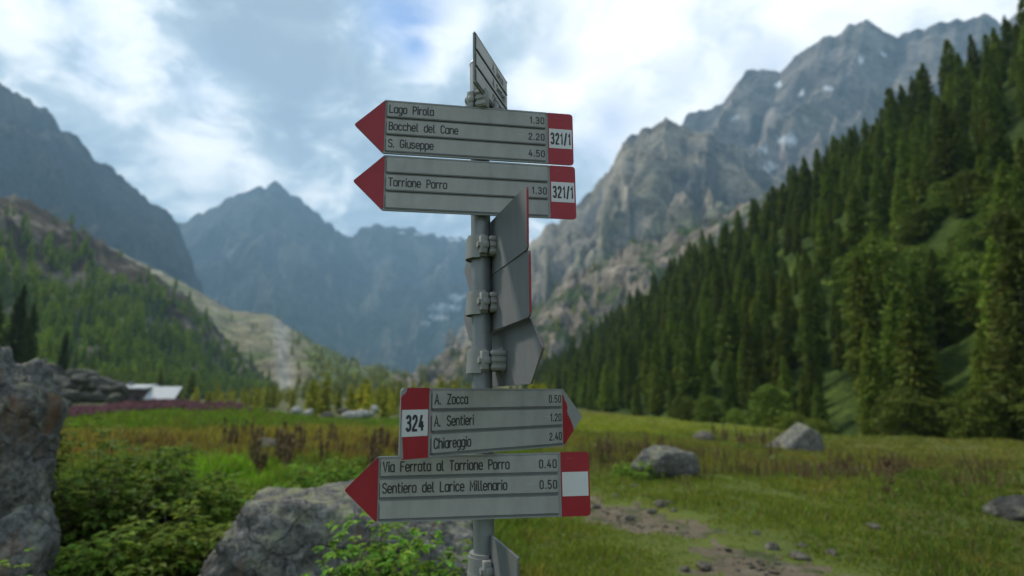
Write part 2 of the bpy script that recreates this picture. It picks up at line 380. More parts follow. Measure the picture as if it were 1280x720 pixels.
# ------------------------------------------------------------------ slopes and mountains
def polyline(pts, n):
    pts = np.asarray(pts, float); d = np.r_[0, np.cumsum(np.linalg.norm(np.diff(pts, axis=0), axis=1))]
    s = np.linspace(0, d[-1], n); return np.stack([np.interp(s, d, pts[:, i]) for i in range(3)], 1), s
def slope(name, ridge, foot, nu, nv, amp, lam, seed, colour, material, prof=1.25, jag=.03, back=.5, envp=.7, gully=1.0):
    """a mountain side: rows from its foot up to its ridge and down the far side, broken by ridged noise"""
    Rg, s = polyline(ridge, nu); Ft, _ = polyline(foot, nu)
    nb = max(4, nv // 6)
    v = np.r_[np.linspace(0, 1, nv), 1 + np.linspace(0, 1, nb + 1)[1:] * back]
    vf = np.minimum(v, 1); ex = np.maximum(v - 1, 0)
    hor = (Rg - Ft); hor[:, 2] = 0
    P = np.empty((nu, len(v), 3))
    for k in (0, 1): P[..., k] = Ft[:, None, k] + hor[:, None, k] * v[None]
    dz = (Rg[:, 2] - Ft[:, 2])[:, None]
    P[..., 2] = Ft[:, None, 2] + dz * (vf ** prof - 1.1 * ex)[None]
    Ls = np.linalg.norm(hor, axis=1).mean()
    env = np.clip(np.sin(np.pi * np.clip(vf, 0, 1) ** .8), 0, 1) ** envp
    D = v3(s[:, None] / lam + 0 * v[None], (v[None] * Ls / lam) * .7 + 0 * s[:, None], seed * 7.7)
    wv = v3(.35 * pn(D * 1.3 + 5), .2 * pn(D * 1.1 + 11), 0 * D[..., 0])
    n1 = ridged(D * gully + wv, 6) - .55; n2 = fbm(D * 2.2, 5); n3 = ridged(D * 3.7 * (1, 1.6, 1) + 2.2 * wv + 31, 5) - .5
    P[..., 2] += amp * (n1 * 1.0 + n2 * .35 + n3 * .38) * env[None]
    j = fbm(v3(s / lam * 4.5, seed * 3.1 + 0 * s, 0 * s), 5) * amp * jag * 10
    P[..., 2] += j[:, None] * (vf ** 6)[None]
    P[..., 0] += .25 * amp * pn(D * 2.6 + 3) * env[None]; P[..., 1] += .25 * amp * pn(D * 2.6 + 40) * env[None]
    X, Yp = proj(P)
    C = colour(P, X, Yp, n1, n2, np.broadcast_to(v[None], X.shape))
    m_, n_ = X.shape; ix = np.arange(m_ * n_).reshape(m_, n_)
    Q = np.stack([ix[:-1, :-1], ix[1:, :-1], ix[1:, 1:], ix[:-1, 1:]], -1).reshape(-1, 4)
    o = obj(name, mesh(name, P.reshape(-1, 3), Q, material, col=C.reshape(-1, 3)), kind='structure')
    return P, v
def lerp(a, b, w): w = np.clip(w, 0, 1)[..., None]; return a * (1 - w) + np.array(b) * w
def ell(X, Y, pts):
    m = np.zeros_like(X)
    nz = pn(v3(X / 4.5, Y / 3., 1.)) * .9
    for px, py, a, b in pts: m = np.maximum(m, sstep(1.15, .55, ((X - px) / a) ** 2 + ((Y - py) / b) ** 2 + nz))
    return m
def pts(lst): return [at(*p) for p in lst]

# far central peak and cirque
def col_c(P, X, Y, n1, n2, v):
    c = np.empty(X.shape + (3,)); c[...] = (.06, .064, .07)
    c = lerp(c, (.095, .09, .085), sstep(-.1, .5, n1)); c = lerp(c, (.06, .08, .045), sstep(330, 420, Y) * .6)
    c = lerp(c, (.17, .155, .125), sstep(.1, .6, n2) * sstep(260, 320, Y) * .8)
    return lerp(c, (.75, .78, .8), ell(X, Y, [(556, 384, 22, 4), (548, 396, 14, 3), (532, 404, 7, 2), (570, 372, 10, 4), (503, 291, 5, 1.6), (527, 293, 9, 1.5), (551, 291, 8, 1.6), (568, 300, 8, 2), (640, 330, 30, 3)]))
slope('far_mountain', pts([(120, 330, 3300), (190, 285, 3500), (228, 278, 3600), (250, 265, 3600), (285, 250, 3600), (310, 238, 3600), (330, 232, 3600), (343, 228, 3600), (352, 233, 3600), (378, 250, 3600), (405, 274, 3650), (420, 287, 3800), (436, 298, 3900), (450, 287, 3900), (468, 281, 3900), (500, 284, 3900), (530, 290, 4000), (560, 297, 4100), (600, 300, 4100), (680, 315, 4100), (800, 330, 4000)]),
      pts([(60, 500, 1900), (230, 490, 2100), (430, 490, 2300), (520, 488, 2300), (600, 480, 2400), (700, 480, 2400)]), 420, 150, 190, 420, 1.0, col_c, m_mount('far_rock', 240, 60), prof=1.35, jag=.02)
# left mountain
def col_l(P, X, Y, n1, n2, v):
    c = np.empty(X.shape + (3,)); c[...] = (.04, .042, .045)
    c = lerp(c, (.07, .065, .06), sstep(0, .5, n1)); c = lerp(c, (.05, .066, .03), sstep(.75, .3, v) * .8 * sstep(-.3, .3, n2))
    return c
slope('left_mountain', pts([(-420, -120, 1500), (-200, 0, 1600), (-90, 58, 1650), (0, 103, 1700), (25, 120, 1720), (60, 140, 1750), (95, 172, 1800), (128, 207, 1850), (160, 226, 1900), (185, 249, 1950), (203, 259, 1980), (213, 266, 2000), (222, 280, 2020), (231, 302, 2040), (240, 332, 2060), (255, 368, 2080), (278, 415, 2100)]),
      pts([(-420, 470, 800), (-60, 470, 900), (100, 480, 950), (180, 490, 1100), (215, 490, 1300), (245, 490, 1450)]), 360, 140, 130, 280, 2.0, col_l, m_mount('left_rock', 120, 30), prof=1.15, jag=.020, envp=.9)
# right mountain, upper ridge
SNOW = [(1077, 74, 4, 6), (1105, 68, 4, 2.5), (1035, 110, 7, 3), (1003, 116, 4, 4), (974, 106, 5, 4), (985, 175, 14, 6), (919, 147, 6, 2.5), (890, 177, 5, 3), (962, 209, 10, 7), (952, 187, 8, 3), (1010, 150, 5, 2)]
def col_r1(P, X, Y, n1, n2, v):
    c = np.empty(X.shape + (3,)); c[...] = (.19, .165, .145)
    c = lerp(c, (.29, .25, .21), sstep(-.05, .5, n1)); c = lerp(c, (.08, .078, .078), sstep(0.1, .6, -n2))
    c = lerp(c, (.10, .10, .06), sstep(.2, .6, n2) * .4)
    return lerp(c * 1.2, (.85, .87, .9), ell(X, Y, SNOW))
slope('right_mountain', pts([(820, 230, 2300), (850, 160, 2200), (862, 140, 2200), (880, 140, 2150), (900, 130, 2100), (915, 112, 2100), (935, 88, 2100), (950, 84, 2100), (975, 88, 2100), (1000, 66, 2050), (1030, 48, 2000), (1060, 34, 2000), (1085, 26, 2000), (1105, 36, 2000), (1120, 43, 2000), (1150, 38, 1950), (1200, 26, 1900), (1235, 18, 1900), (1255, 28, 1900), (1330, -20, 1800), (1500, -60, 1700), (1800, -60, 1500)]),
      pts([(640, 470, 1500), (720, 470, 1300), (820, 470, 1200), (1000, 480, 1000), (1300, 490, 900), (1700, 490, 700)]), 420, 160, 170, 330, 3.0, col_r1, m_mount('right_rock', 130, 40), prof=1.2, jag=.014, envp=.9)
# right spur
def col_r2(P, X, Y, n1, n2, v):
    c = np.empty(X.shape + (3,)); c[...] = (.27, .235, .185)
    c = lerp(c, (.42, .36, .27), sstep(-.05, .45, n1)); c = lerp(c, (.12, .12, .115), sstep(0.05, .5, -n2))
    c = lerp(c, (.085, .105, .045), sstep(.0, .4, n2) * sstep(.95, .4, v) * .8)
    return c * 1.15
slope('right_spur', pts([(560, 430, 1500), (610, 375, 1500), (640, 335, 1450), (665, 297, 1400), (690, 280, 1400), (712, 262, 1400), (740, 240, 1380), (760, 212, 1360), (780, 180, 1350), (790, 170, 1350), (812, 160, 1350), (832, 151, 1350), (845, 156, 1350), (858, 162, 1340), (880, 160, 1300), (930, 190, 1300), (980, 230, 1250), (1060, 300, 1200), (1150, 380, 1100)]),
      pts([(560, 488, 900), (640, 488, 820), (760, 488, 760), (900, 488, 700), (1150, 490, 650)]), 380, 170, 125, 190, 4.0, col_r2, m_mount('spur_rock', 70, 25), prof=1.2, jag=.014, envp=1.0)
# low rocky shoulder before the spur
def col_r3(P, X, Y, n1, n2, v):
    c = np.empty(X.shape + (3,)); c[...] = (.21, .175, .135)
    c = lerp(c, (.34, .28, .22), sstep(-.1, .35, n1)); c = lerp(c, (.09, .085, .075), sstep(0.1, .5, -n2))
    g = sstep(-.05, .35, fbm(P / 28., 4) + .25 * sstep(.6, .1, v))
    return lerp(c, (.055, .085, .022), g * .9)
P_sh, v_sh = slope('rocky_shoulder', pts([(470, 482, 720), (530, 462, 720), (560, 440, 720), (600, 418, 720), (650, 388, 700), (680, 372, 690), (705, 350, 680), (745, 330, 670), (770, 312, 660), (800, 300, 650), (838, 290, 640), (870, 276, 620), (930, 250, 600), (1000, 230, 580)]),
      pts([(440, 494, 420), (560, 492, 420), (640, 492, 420), (760, 491, 420), (900, 491, 400), (1000, 491, 380)]), 300, 110, 24, 55, 5.0, col_r3, m_mount('shoulder_rock', 18, 6), prof=1.05, jag=.05)
# moraine across the valley head
def col_m(P, X, Y, n1, n2, v):
    c = np.empty(X.shape + (3,)); c[...] = (.20, .175, .10)
    c = lerp(c, (.26, .235, .16), sstep(0, .5, n1)); g = sstep(-.25, .35, fbm(P / 60., 5) + .55 * sstep(355, 400, X) - .25)
    c = lerp(c, (.10, .135, .03), g * .9)
    return lerp(c, (.30, .285, .245), np.exp(-((X - (352 + (Y - 420) * .06)) / 11.) ** 2) * sstep(385, 410, Y) * .9)
P_mo, v_mo = slope('moraine', pts([(120, 300, 1100), (180, 330, 1080), (215, 346, 1050), (250, 366, 1020), (290, 387, 1000), (318, 392, 980), (340, 394, 960), (360, 408, 930), (385, 424, 900), (420, 442, 870), (450, 455, 850), (480, 462, 830), (520, 474, 800), (580, 484, 780)]),
      pts([(100, 492, 520), (250, 492, 500), (350, 493, 470), (430, 494, 440), (520, 494, 420), (600, 494, 400)]), 300, 110, 8, 110, 6.0, col_m, m_mount('moraine_gravel', 30, 5), prof=1.05, jag=.03)
# wooded slope on the left
def col_lf(P, X, Y, n1, n2, v):
    c = np.empty(X.shape + (3,)); c[...] = (.055, .08, .022)
    c = lerp(c, (.062, .044, .028), sstep(.45, .75, v + .3 * n2)); c = lerp(c, (.08, .075, .06), sstep(.2, .45, n1) * sstep(.3, .7, v))
    s = sstep(.2, .5, fbm(P / 30., 4) + .55 * np.exp(-((X - 285) / 48.) ** 2 - ((Y - 445) / 42.) ** 2))
    return lerp(c, (.19, .165, .12), s * .85)
P_lf, v_lf = slope('left_hillside', pts([(-360, 60, 330), (-120, 190, 400), (-40, 226, 430), (0, 243, 450), (30, 252, 470), (70, 268, 490), (105, 290, 510), (130, 305, 520), (165, 325, 530), (200, 348, 550), (230, 366, 560), (262, 398, 570), (293, 432, 580), (314, 456, 590), (330, 478, 600), (345, 494, 600)]),
      pts([(-500, 492, 130), (-100, 493, 150), (0, 494, 170), (100, 495, 200), (200, 495, 250), (290, 496, 330), (345, 498, 420)]), 300, 120, 20, 75, 7.0, col_lf, m_mount('left_hill_turf', 20, 4), prof=1.1, jag=.04)
# wooded slope on the right
yy = [-10, 20, 40, 60, 90, 150, 220, 300, 380]
xf = np.interp(yy, [-10, 20, 40, 60, 90, 150, 300, 400], [31, 28, 28, 26, 21, 15, 9, 5])
xr = np.interp(yy, [-10, 40, 80, 120, 170, 240, 300, 380], [140, 128, 115, 103, 80, 60, 29, 14])
foot = [(x, y, -3.2) for x, y in zip(xf, yy)]
ridge = [(x, y, -3 + .86 * (x - f)) for x, y, f in zip(xr, yy, xf)]
def col_rf(P, X, Y, n1, n2, v):
    c = np.empty(X.shape + (3,)); c[...] = (.045, .07, .016)
    c = lerp(c, (.075, .11, .022), sstep(-.1, .5, fbm(P / 9., 4))); c = lerp(c, (.03, .035, .015), sstep(.2, .5, n1) * .6)
    return c
P_rf, v_rf = slope('right_hillside', ridge, foot, 240, 110, 5, 30, 8.0, col_rf, m_mount('right_hill_turf', 4, .8), prof=1.05, jag=.03)
def on(P, v, u, w):
    """point of a slope grid at u (0..1 along), w (0 foot .. 1 ridge)"""
    i = u * (P.shape[0] - 1); j = np.interp(w, v, np.arange(len(v)))
    i0 = np.clip(i.astype(int), 0, P.shape[0] - 2); j0 = np.clip(j.astype(int), 0, P.shape[1] - 2)
    a = (i - i0)[:, None]; b = (j - j0)[:, None]
    return P[i0, j0] * (1 - a) * (1 - b) + P[i0 + 1, j0] * a * (1 - b) + P[i0, j0 + 1] * (1 - a) * b + P[i0 + 1, j0 + 1] * a * b

# ------------------------------------------------------------------ trees
def larch_crown(seed, H, Rm, ncard, card, round_=False, tone=(.045, .078, .018)):
    """sprays of needles along drooping branches, thinning to a loose outline"""
    g = np.random.default_rng(seed)
    t = g.beta(1.05, 1.35, ncard) * .93 + .07 if not round_ else g.beta(1.4, 1.4, ncard) * .95 + .05
    lump = 1 + .25 * pn(v3(t * 9, g.uniform(0, 1) * 50 + 0 * t, 0 * t))
    prof = ((1 - t) ** .62 * (.55 + .45 * sstep(.05, .25, t)) + .03) if not round_ else np.sqrt(np.clip(1 - ((t - .48) / .54) ** 2, 0, 1))
    nb = 80 if not round_ else 30
    br = g.integers(0, nb, ncard); ba = g.uniform(0, 2 * np.pi, nb); bl = g.uniform(.6, 1.18, nb); bt = g.uniform(.06, 1, nb)
    own = g.random(ncard) < .45
    t = np.where(own, np.clip(bt[br] + g.normal(0, .018, ncard), .05, 1), t)
    prof2 = ((1 - t) ** .62 * (.55 + .45 * sstep(.05, .25, t)) + .03) if not round_ else np.sqrt(np.clip(1 - ((t - .48) / .54) ** 2, 0, 1)) + .05
    a = np.where(own, ba[br] + g.normal(0, .16, ncard), g.uniform(0, 2 * np.pi, ncard))
    q = g.uniform(.1, 1, ncard) ** .55
    r = Rm * prof2 * q * lump * np.where(own, bl[br], g.uniform(.55, 1., ncard))
    cz = t * H - .10 * r + .02 * H * g.normal(0, .5, ncard)
    C = v3(r * np.cos(a), r * np.sin(a), cz)
    sz = card * g.uniform(.6, 1.35, ncard) * (1.1 - .55 * t)
    # each spray is a bent leaf-like strip pointing outwards and a little down
    out = v3(np.cos(a + g.normal(0, .7, ncard)), np.sin(a + g.normal(0, .7, ncard)), g.normal(-.12, .38, ncard)); out /= np.linalg.norm(out, axis=1)[:, None]
    side = np.cross(out, g.normal(size=(ncard, 3))); side /= np.linalg.norm(side, axis=1)[:, None]
    A = C - out * sz[:, None] * .6; B = C + side * sz[:, None] * .26; D = C - side * sz[:, None] * .26; E = C + out * sz[:, None] * .75 - v3(0, 0, sz * .12)
    V = np.stack([A, B, E, D], 1).reshape(-1, 3); Q = np.arange(4 * ncard).reshape(-1, 4)
    cl = .5 + .5 * pn(C / (.22 * Rm + .3) + seed)
    k = (.6 + .75 * cl) * g.uniform(.75, 1.25, ncard)
    c = np.array(tone)[None] * np.array((2.6, 2.1, 1.35)) * k[:, None]; c[:, 0] *= g.uniform(.85, 1.3, ncard)
    return V, Q, c
def trunk_mb(H, r, seed):
    g = random.Random(seed); mb = MB()
    p = Vector((0, 0, -.6)); n = 5
    for i in range(n):
        q = Vector((g.uniform(-.1, .1) * r * 3, g.uniform(-.1, .1) * r * 3, H * .93 * (i + 1) / n))
        mb.cyl(p, q, r * (1 - i / n) + .02, r * (1 - (i + 1) / n) + .02, 7); p = q
    for i in range(9):
        z = H * g.uniform(.1, .7); a = g.uniform(0, 6.28); l = H * .16 * (1 - z / H)
        mb.cyl((0, 0, z), (l * math.cos(a), l * math.sin(a), z - .1 * l), r * .22, r * .06, 5)
    return mb.done('trunk', M_bark, True)
KIND = {}
def tree_kind(key, seed, H, Rm, ncard, card, round_, tone):
    V, Q, c = larch_crown(seed, H, Rm, ncard, card, round_, tone)
    KIND[key] = (mesh('crown', V, Q, M_larch, smooth=False, fcol=c), trunk_mb(H * (.6 if round_ else 1), .018 * H + .03, seed), H, (V, Q, c))
for i, (H, Rm, tone) in enumerate([(11.5, 2.1, (.046, .080, .015)), (13, 2.3, (.036, .066, .013)), (9.5, 2.1, (.058, .096, .016)), (12, 2.5, (.042, .075, .014)), (10.5, 1.8, (.052, .088, .016)), (14, 2.4, (.034, .062, .013))]):
    tree_kind('larch%d' % i, 20 + i, H, Rm, 5600, .46, False, tone)
tree_kind('round0', 40, 5.5, 2.7, 4200, .40, True, (.042, .075, .014))
tree_kind('round1', 41, 3.2, 2.2, 3200, .34, True, (.052, .088, .016))
tree_kind('spruce0', 45, 15, 2.7, 5000, .55, False, (.022, .040, .013))
FIRST = {}
def plant_tree(key, loc, sc, rz, name, label, cat, group=None):
    e = bpy.data.objects.new(name, None); COL.objects.link(e)
    e.location = loc; wx = random.uniform(.82, 1.22); e.scale = (sc * wx, sc * wx, sc * random.uniform(.85, 1.12)); e.rotation_euler = (random.uniform(-.05, .05), random.uniform(-.05, .05), rz)
    tag(e, label, cat, group)
    cr, tr, H, _ = KIND[key]
    obj('crown', cr, e); obj('trunk', tr, e); return e
def tree_mass(name, P, keys, scales, sub_=6, kind='stuff', material=None, tone=None):
    """a far wood nobody could count: many crowns in one mesh"""
    Vs, Qs, Cs = [], [], []; off = 0
    g = np.random.default_rng(len(P))
    for p, k, s in zip(P, keys, scales):
        V, Q, c = KIND[k][3]; n = len(Q); m = g.permutation(n)[:n // sub_]
        a = g.uniform(0, 6.28); ca, sa = math.cos(a), math.sin(a)
        v = V.reshape(-1, 4, 3)[m]; ctr = v.mean(1, keepdims=True); v = ctr + (v - ctr) * (sub_ ** .42)
        v = v.reshape(-1, 3) * s; v = np.stack([v[:, 0] * ca - v[:, 1] * sa, v[:, 0] * sa + v[:, 1] * ca, v[:, 2]], 1) + p
        Vs.append(v); Qs.append(np.arange(len(v)).reshape(-1, 4) + off); off += len(v)
        Cs.append(c[m] * g.uniform(.75, 1.25) * (1 if tone is None else np.array(tone)))
    o = obj(name, mesh(name, np.concatenate(Vs), np.concatenate(Qs), material or M_larch, smooth=False, fcol=np.concatenate(Cs)), kind=kind)
    return o
# right slope
n = 14000
u = rng.uniform(0, 1, n); w = rng.uniform(0.0, 1.04, n)
P = on(P_rf, v_rf, u, w); X, Yp = proj(P)
keep = (X > 640) & (X < 1420) & (Yp < 620) & (P[:, 1] > 12)
P, w = P[keep], w[keep]; X, Yp = X[keep], Yp[keep]
clear = np.exp(-((X - 1180) / 130.) ** 2 - ((Yp - 330) / 85.) ** 2) + np.exp(-((X - 1240) / 60.) ** 2 - ((Yp - 400) / 60.) ** 2) + .8 * np.exp(-((X - 905) / 30) ** 2 - ((Yp - 330) / 30.) ** 2)
sel = []; cells = {}
for i in range(len(P)):
    if rng.random() < clear[i] * 1.15: continue
    d = 2.9 + .005 * P[i, 1]
    key = (int(P[i, 0] // 5), int(P[i, 1] // 5)); ok = True
    for a_ in (-1, 0, 1):
        for b_ in (-1, 0, 1):
            for j in cells.get((key[0] + a_, key[1] + b_), ()):
                if (P[i, 0] - P[j, 0]) ** 2 + (P[i, 1] - P[j, 1]) ** 2 < d * d: ok = False
    if ok: cells.setdefault(key, []).append(i); sel.append(i)
sel = sorted(sel, key=lambda i: np.hypot(P[i, 0], P[i, 1]))
print('right slope trees', len(sel))
near, far = sel[:290], sel[290:]
for i in near:
    k = 'larch%d' % rng.integers(0, 6)
    if w[i] > .86: lab, grp = 'green larch standing along the skyline of the right wooded slope', 'larches along the top of the right slope'
    elif w[i] < .12: lab, grp = 'dark larch in the front row where the right wood meets the meadow', 'larches at the foot of the right slope'
    elif X[i] > 1000: lab, grp = 'dark larch high on the shaded right side of the wooded slope', 'larches round the clearing of the right slope'
    else: lab, grp = 'slim green larch in the middle of the dense right wood', 'larches in the middle of the right wood'
    plant_tree(k, P[i] - (0, 0, .2), .36 + .74 * rng.random() ** .8, rng.uniform(0, 6.28), 'larch_tree', lab, 'tree', grp)
tree_mass('larch_wood', P[far] - (0, 0, .3), ['larch%d' % rng.integers(0, 6) for _ in far], rng.uniform(.55, 1.15, len(far)), 4)
# bushes in the clearing of the right slope
n = 1500
u = rng.uniform(0, .6, n); w2 = rng.uniform(.02, .95, n); Pb = on(P_rf, v_rf, u, w2); Xb, Yb = proj(Pb)
cl = np.exp(-((Xb - 1180) / 130.) ** 2 - ((Yb - 330) / 85.) ** 2) + np.exp(-((Xb - 1240) / 60.) ** 2 - ((Yb - 400) / 60.) ** 2)
cnt = 0
for i in range(n):
    if cl[i] > .45 and Xb[i] < 1330 and cnt < 110:
        cnt += 1
        plant_tree('round%d' % rng.integers(0, 2), Pb[i] - (0, 0, .5), rng.uniform(.4, 1.15), rng.uniform(0, 6.28), 'alder_bush', 'rounded bright green bush in the open clearing of the right slope', 'bush', 'bushes in the clearing')
p = on(P_rf, v_rf, np.array([.3]), np.array([.2]))[0]
plant_tree('round0', at(1103, 418, 56) , 1.7, 1.0, 'broadleaf_tree', 'round topped green tree below the clearing of the right slope', 'tree')
# bushes along the foot of the right wood
for i in range(34):
    y = rng.uniform(14, 75); x = np.interp(y, yy, xf) - rng.uniform(-1, 3.0)
    plant_tree('round%d' % rng.integers(0, 2), (x, y, float(gz(x, y)) - .5), rng.uniform(.45, .85), rng.uniform(0, 6.28), 'edge_bush', 'low dark bush along the lower edge of the right wood', 'bush', 'bushes at the edge of the right wood')
# left slope wood
n = 4200
u = rng.uniform(.12, 1, n); w = rng.uniform(0, 1, n) ** 1.15; P = on(P_lf, v_lf, u, w); X, Yp = proj(P)
bare = np.exp(-((X - 285) / 48.) ** 2 - ((Yp - 445) / 42.) ** 2); dens = sstep(.78, .42, w + .3 * fbm(P / 60., 3)) * (1 - .75 * bare) * (1 - .85 * sstep(.15, .45, fbm(P / 30., 4) + .5 * np.exp(-((X - 310) / 40.) ** 2))) + .03
k = rng.random(n) < dens; P = P[k]
tree_mass('larch_wood', P - (0, 0, .3), ['larch%d' % rng.integers(0, 6) for _ in P], rng.uniform(.5, 1.05, len(P)), 18, tone=(1.65, 1.6, 1.15))
# young larches on the moraine and the valley floor
n = 1500
u = rng.uniform(.3, 1, n); w = rng.uniform(0, 1, n) ** 1.3; P = on(P_mo, v_mo, u, w); X, Yp = proj(P)
k = (rng.random(n) < sstep(355, 395, X) * (.75 - .4 * w) + .03) ; P1 = P[k]
u = rng.uniform(0, 1, n); w = rng.uniform(0, 1, n) ** 1.2; P = on(P_sh, v_sh, u, w)
k = rng.random(n) < .45 * sstep(-.1, .3, fbm(P / 28., 4) + .2) * (1 - .6 * w); P2 = P[k]
x = rng.uniform(-190, 40, 620); y = 85 + 335 * rng.random(620) ** 1.3; P3 = v3(x, y, gz(x, y))
X3, _ = proj(P3); P3 = P3[(X3 > 225) & (X3 < 700)]
P = np.concatenate([P1, P2, P3])
tree_mass('young_larch_wood', P - (0, 0, .3), ['larch%d' % rng.integers(0, 5) for _ in P], np.where(P[:, 1] > 420, rng.uniform(.45, .95, len(P)), rng.uniform(.3, .6, len(P))), 24, tone=(2.9, 2.3, 1.5))
# dark conifers at the far left edge and single trees by the hut
for px, py, Y, s, lab in ((8, 468, 88, .95, 'tall dark spruce at the left edge above the scree, behind the left rock'), (30, 466, 94, .72, 'shorter dark spruce just right of the tall dark spruce'), (-22, 468, 84, 1.0, 'dark spruce cut off by the left edge of the view'), (75, 470, 105, .52, 'small dark spruce above the dark scree boulders')):
    plant_tree('spruce0', at(px, py, Y) - (0, 0, .5), s, px, 'spruce_tree', lab, 'tree')
for px, py, Y, s, lab in ((238, 492, 150, .6, 'larch just right of the white roofed hut'), (198, 489, 160, .6, 'larch behind the white roofed hut'), (112, 474, 120, .42, 'yellowish green young larch between the scree and the wood')):
    plant_tree('larch2', at(px, py, Y) - (0, 0, .4), s, px, 'larch_tree', lab, 'tree')

# ------------------------------------------------------------------ rocks
def icos(sub_):
    bm = bmesh.new(); bmesh.ops.create_icosphere(bm, subdivisions=sub_, radius=1); bm.verts.ensure_lookup_table()
    V = np.array([v.co[:] for v in bm.verts]); Fc = np.array([[v.index for v in f.verts] for f in bm.faces]); bm.free(); return V, Fc
ICO = {k: icos(k) for k in (3, 4, 5, 6)}
def rock_mesh(dims, seed, planes=(), nrand=9, sub_=4, rough=.05, sharp=22, material=None, detail=3.0, cap=1.15):
    """a block cut by planes (normal, distance) given in units of its half size, edges worn, surface broken by noise"""
    g = np.random.default_rng(seed); D, Fc = ICO[sub_]
    D = D / np.linalg.norm(D, axis=1)[:, None]
    pl = [(np.array(n, float) / np.linalg.norm(n), d) for n, d in planes]
    for i in range(nrand):
        n = g.normal(size=3); pl.append((n / np.linalg.norm(n), g.uniform(.78, 1.05)))
    inv = np.zeros(len(D)) + cap ** -sharp
    for n, d in pl: inv = inv + np.clip(D @ n / d, 0, None) ** sharp
    r = inv ** (-1 / sharp)
    P = D * r[:, None]
    P = P * (1 + rough * fbm(P * detail * .7 + seed, 5)[:, None] + rough * .6 * (ridged(P * detail + seed * 1.7, 5) - .5)[:, None])
    return mesh('rock', P * np.array(dims), Fc, material or M_rock3)
def rock(name, loc, dims, seed, label, cat='rock', group=None, rz=0., tilt=(0, 0), **kw):
    o = obj(name, rock_mesh(dims, seed, **kw), loc=loc, label=label, cat=cat, group=group)
    o.rotation_euler = (tilt[0], tilt[1], rz); return o
def ground_at(px, py):
    """where the sight line through a picture position meets the meadow"""
    lo, hi = 1.0, 400.
    for Y in np.geomspace(1.5, 200, 400):
        p = at(px, py, Y)
        if p[2] < gz(p[0], p[1]): return np.array([p[0], p[1], float(gz(p[0], p[1]))])
    return at(px, py, 60)
# long boulder behind the post
c = at(425, 702, 4.5)
rock('boulder', (c[0], c[1] + .05, .22), (1.08, .75, .62), 5, 'long grey lichen spotted boulder lying behind the signpost', 'boulder', rz=0.06,
     planes=[((-1, -.2, .36), .85), ((-.12, 0, 1), .86), ((.42, -.1, 1), .83), ((-.2, -1, .25), .78), ((1, -.2, .8), .83), ((.25, -1, .15), .85), ((0, 1, .3), .9)], nrand=7, sub_=6, rough=.085, sharp=30, material=M_rock, detail=4.)
# tall rock at the left edge
c = at(-30, 580, 4.3)
rock('rock_outcrop', (c[0] - .25, c[1] + .15, .72), (.66, .7, 1.10), 12, 'tall dark grey rock with a rusty streak at the left edge', 'rock', rz=.2,
     planes=[((1, -.35, .25), .88), ((.1, -.2, 1), .93), ((.7, -.2, 1), .98), ((.3, -1, .1), .85), ((1, .4, 0), .85)], nrand=9, sub_=6, rough=.13, sharp=30, material=M_rock2, detail=4.2)
c = at(28, 662, 3.9)
rock('rock_outcrop', (c[0], c[1], .40), (.17, .2, .34), 14, 'small pale pointed rock leaning against the tall left rock', 'rock', sub_=5, rough=.08, material=M_rock2, tilt=(.1, .15))
c = at(12, 715, 3.8)
rock('rock_outcrop', (c[0] - .2, c[1], .12), (.4, .3, .3), 16, 'dark rock at the foot of the tall left rock', 'rock', sub_=5, rough=.08, material=M_rock2)
# rocks in the meadow
g = ground_at(838, 600)
rock('meadow_rock', g + (0, .3, .22), (.52, .42, .36), 21, 'low flat topped rock with a dark hollow on the meadow right of the signs', 'rock', planes=[((0, -.2, 1), .8), ((.3, -1, -.1), .8), ((.35, 0, 1), .85)], sub_=5, rough=.08, material=M_rock)
g = ground_at(1002, 566)
rock('meadow_rock', g + (.16, .6, -.12), (1.35, 1.05, 1.62), 23, 'grey wedge shaped rock rising to a point at its right end', 'rock', planes=[((-.52, -.08, .85), .42), ((1, -.15, .12), .62), ((.1, -1, .22), .5), ((0, 1, .2), .55), ((.5, -.1, 1), .66), ((-.5, -1, .6), .62)], nrand=0, sub_=5, rough=.035, sharp=40, material=M_rock, cap=1.5)
g = ground_at(884, 552)
rock('meadow_rock', g + (0, .3, .06), (.42, .4, .3), 25, 'small pale rock half sunk in the meadow behind the low flat topped rock', 'rock', sub_=4, material=M_rock3)
g = ground_at(1268, 652)
rock('meadow_rock', g + (.26, .2, .02), (.34, .3, .2), 27, 'dark low rock in the grass cut off by the right edge', 'rock', sub_=5, rough=.09, material=M_rock4)
g = ground_at(330, 566)
rock('meadow_rock', g + (0, .2, .1), (.32, .3, .28), 29, 'small grey rock among the brown dock stalks', 'rock', sub_=4, material=M_rock3)
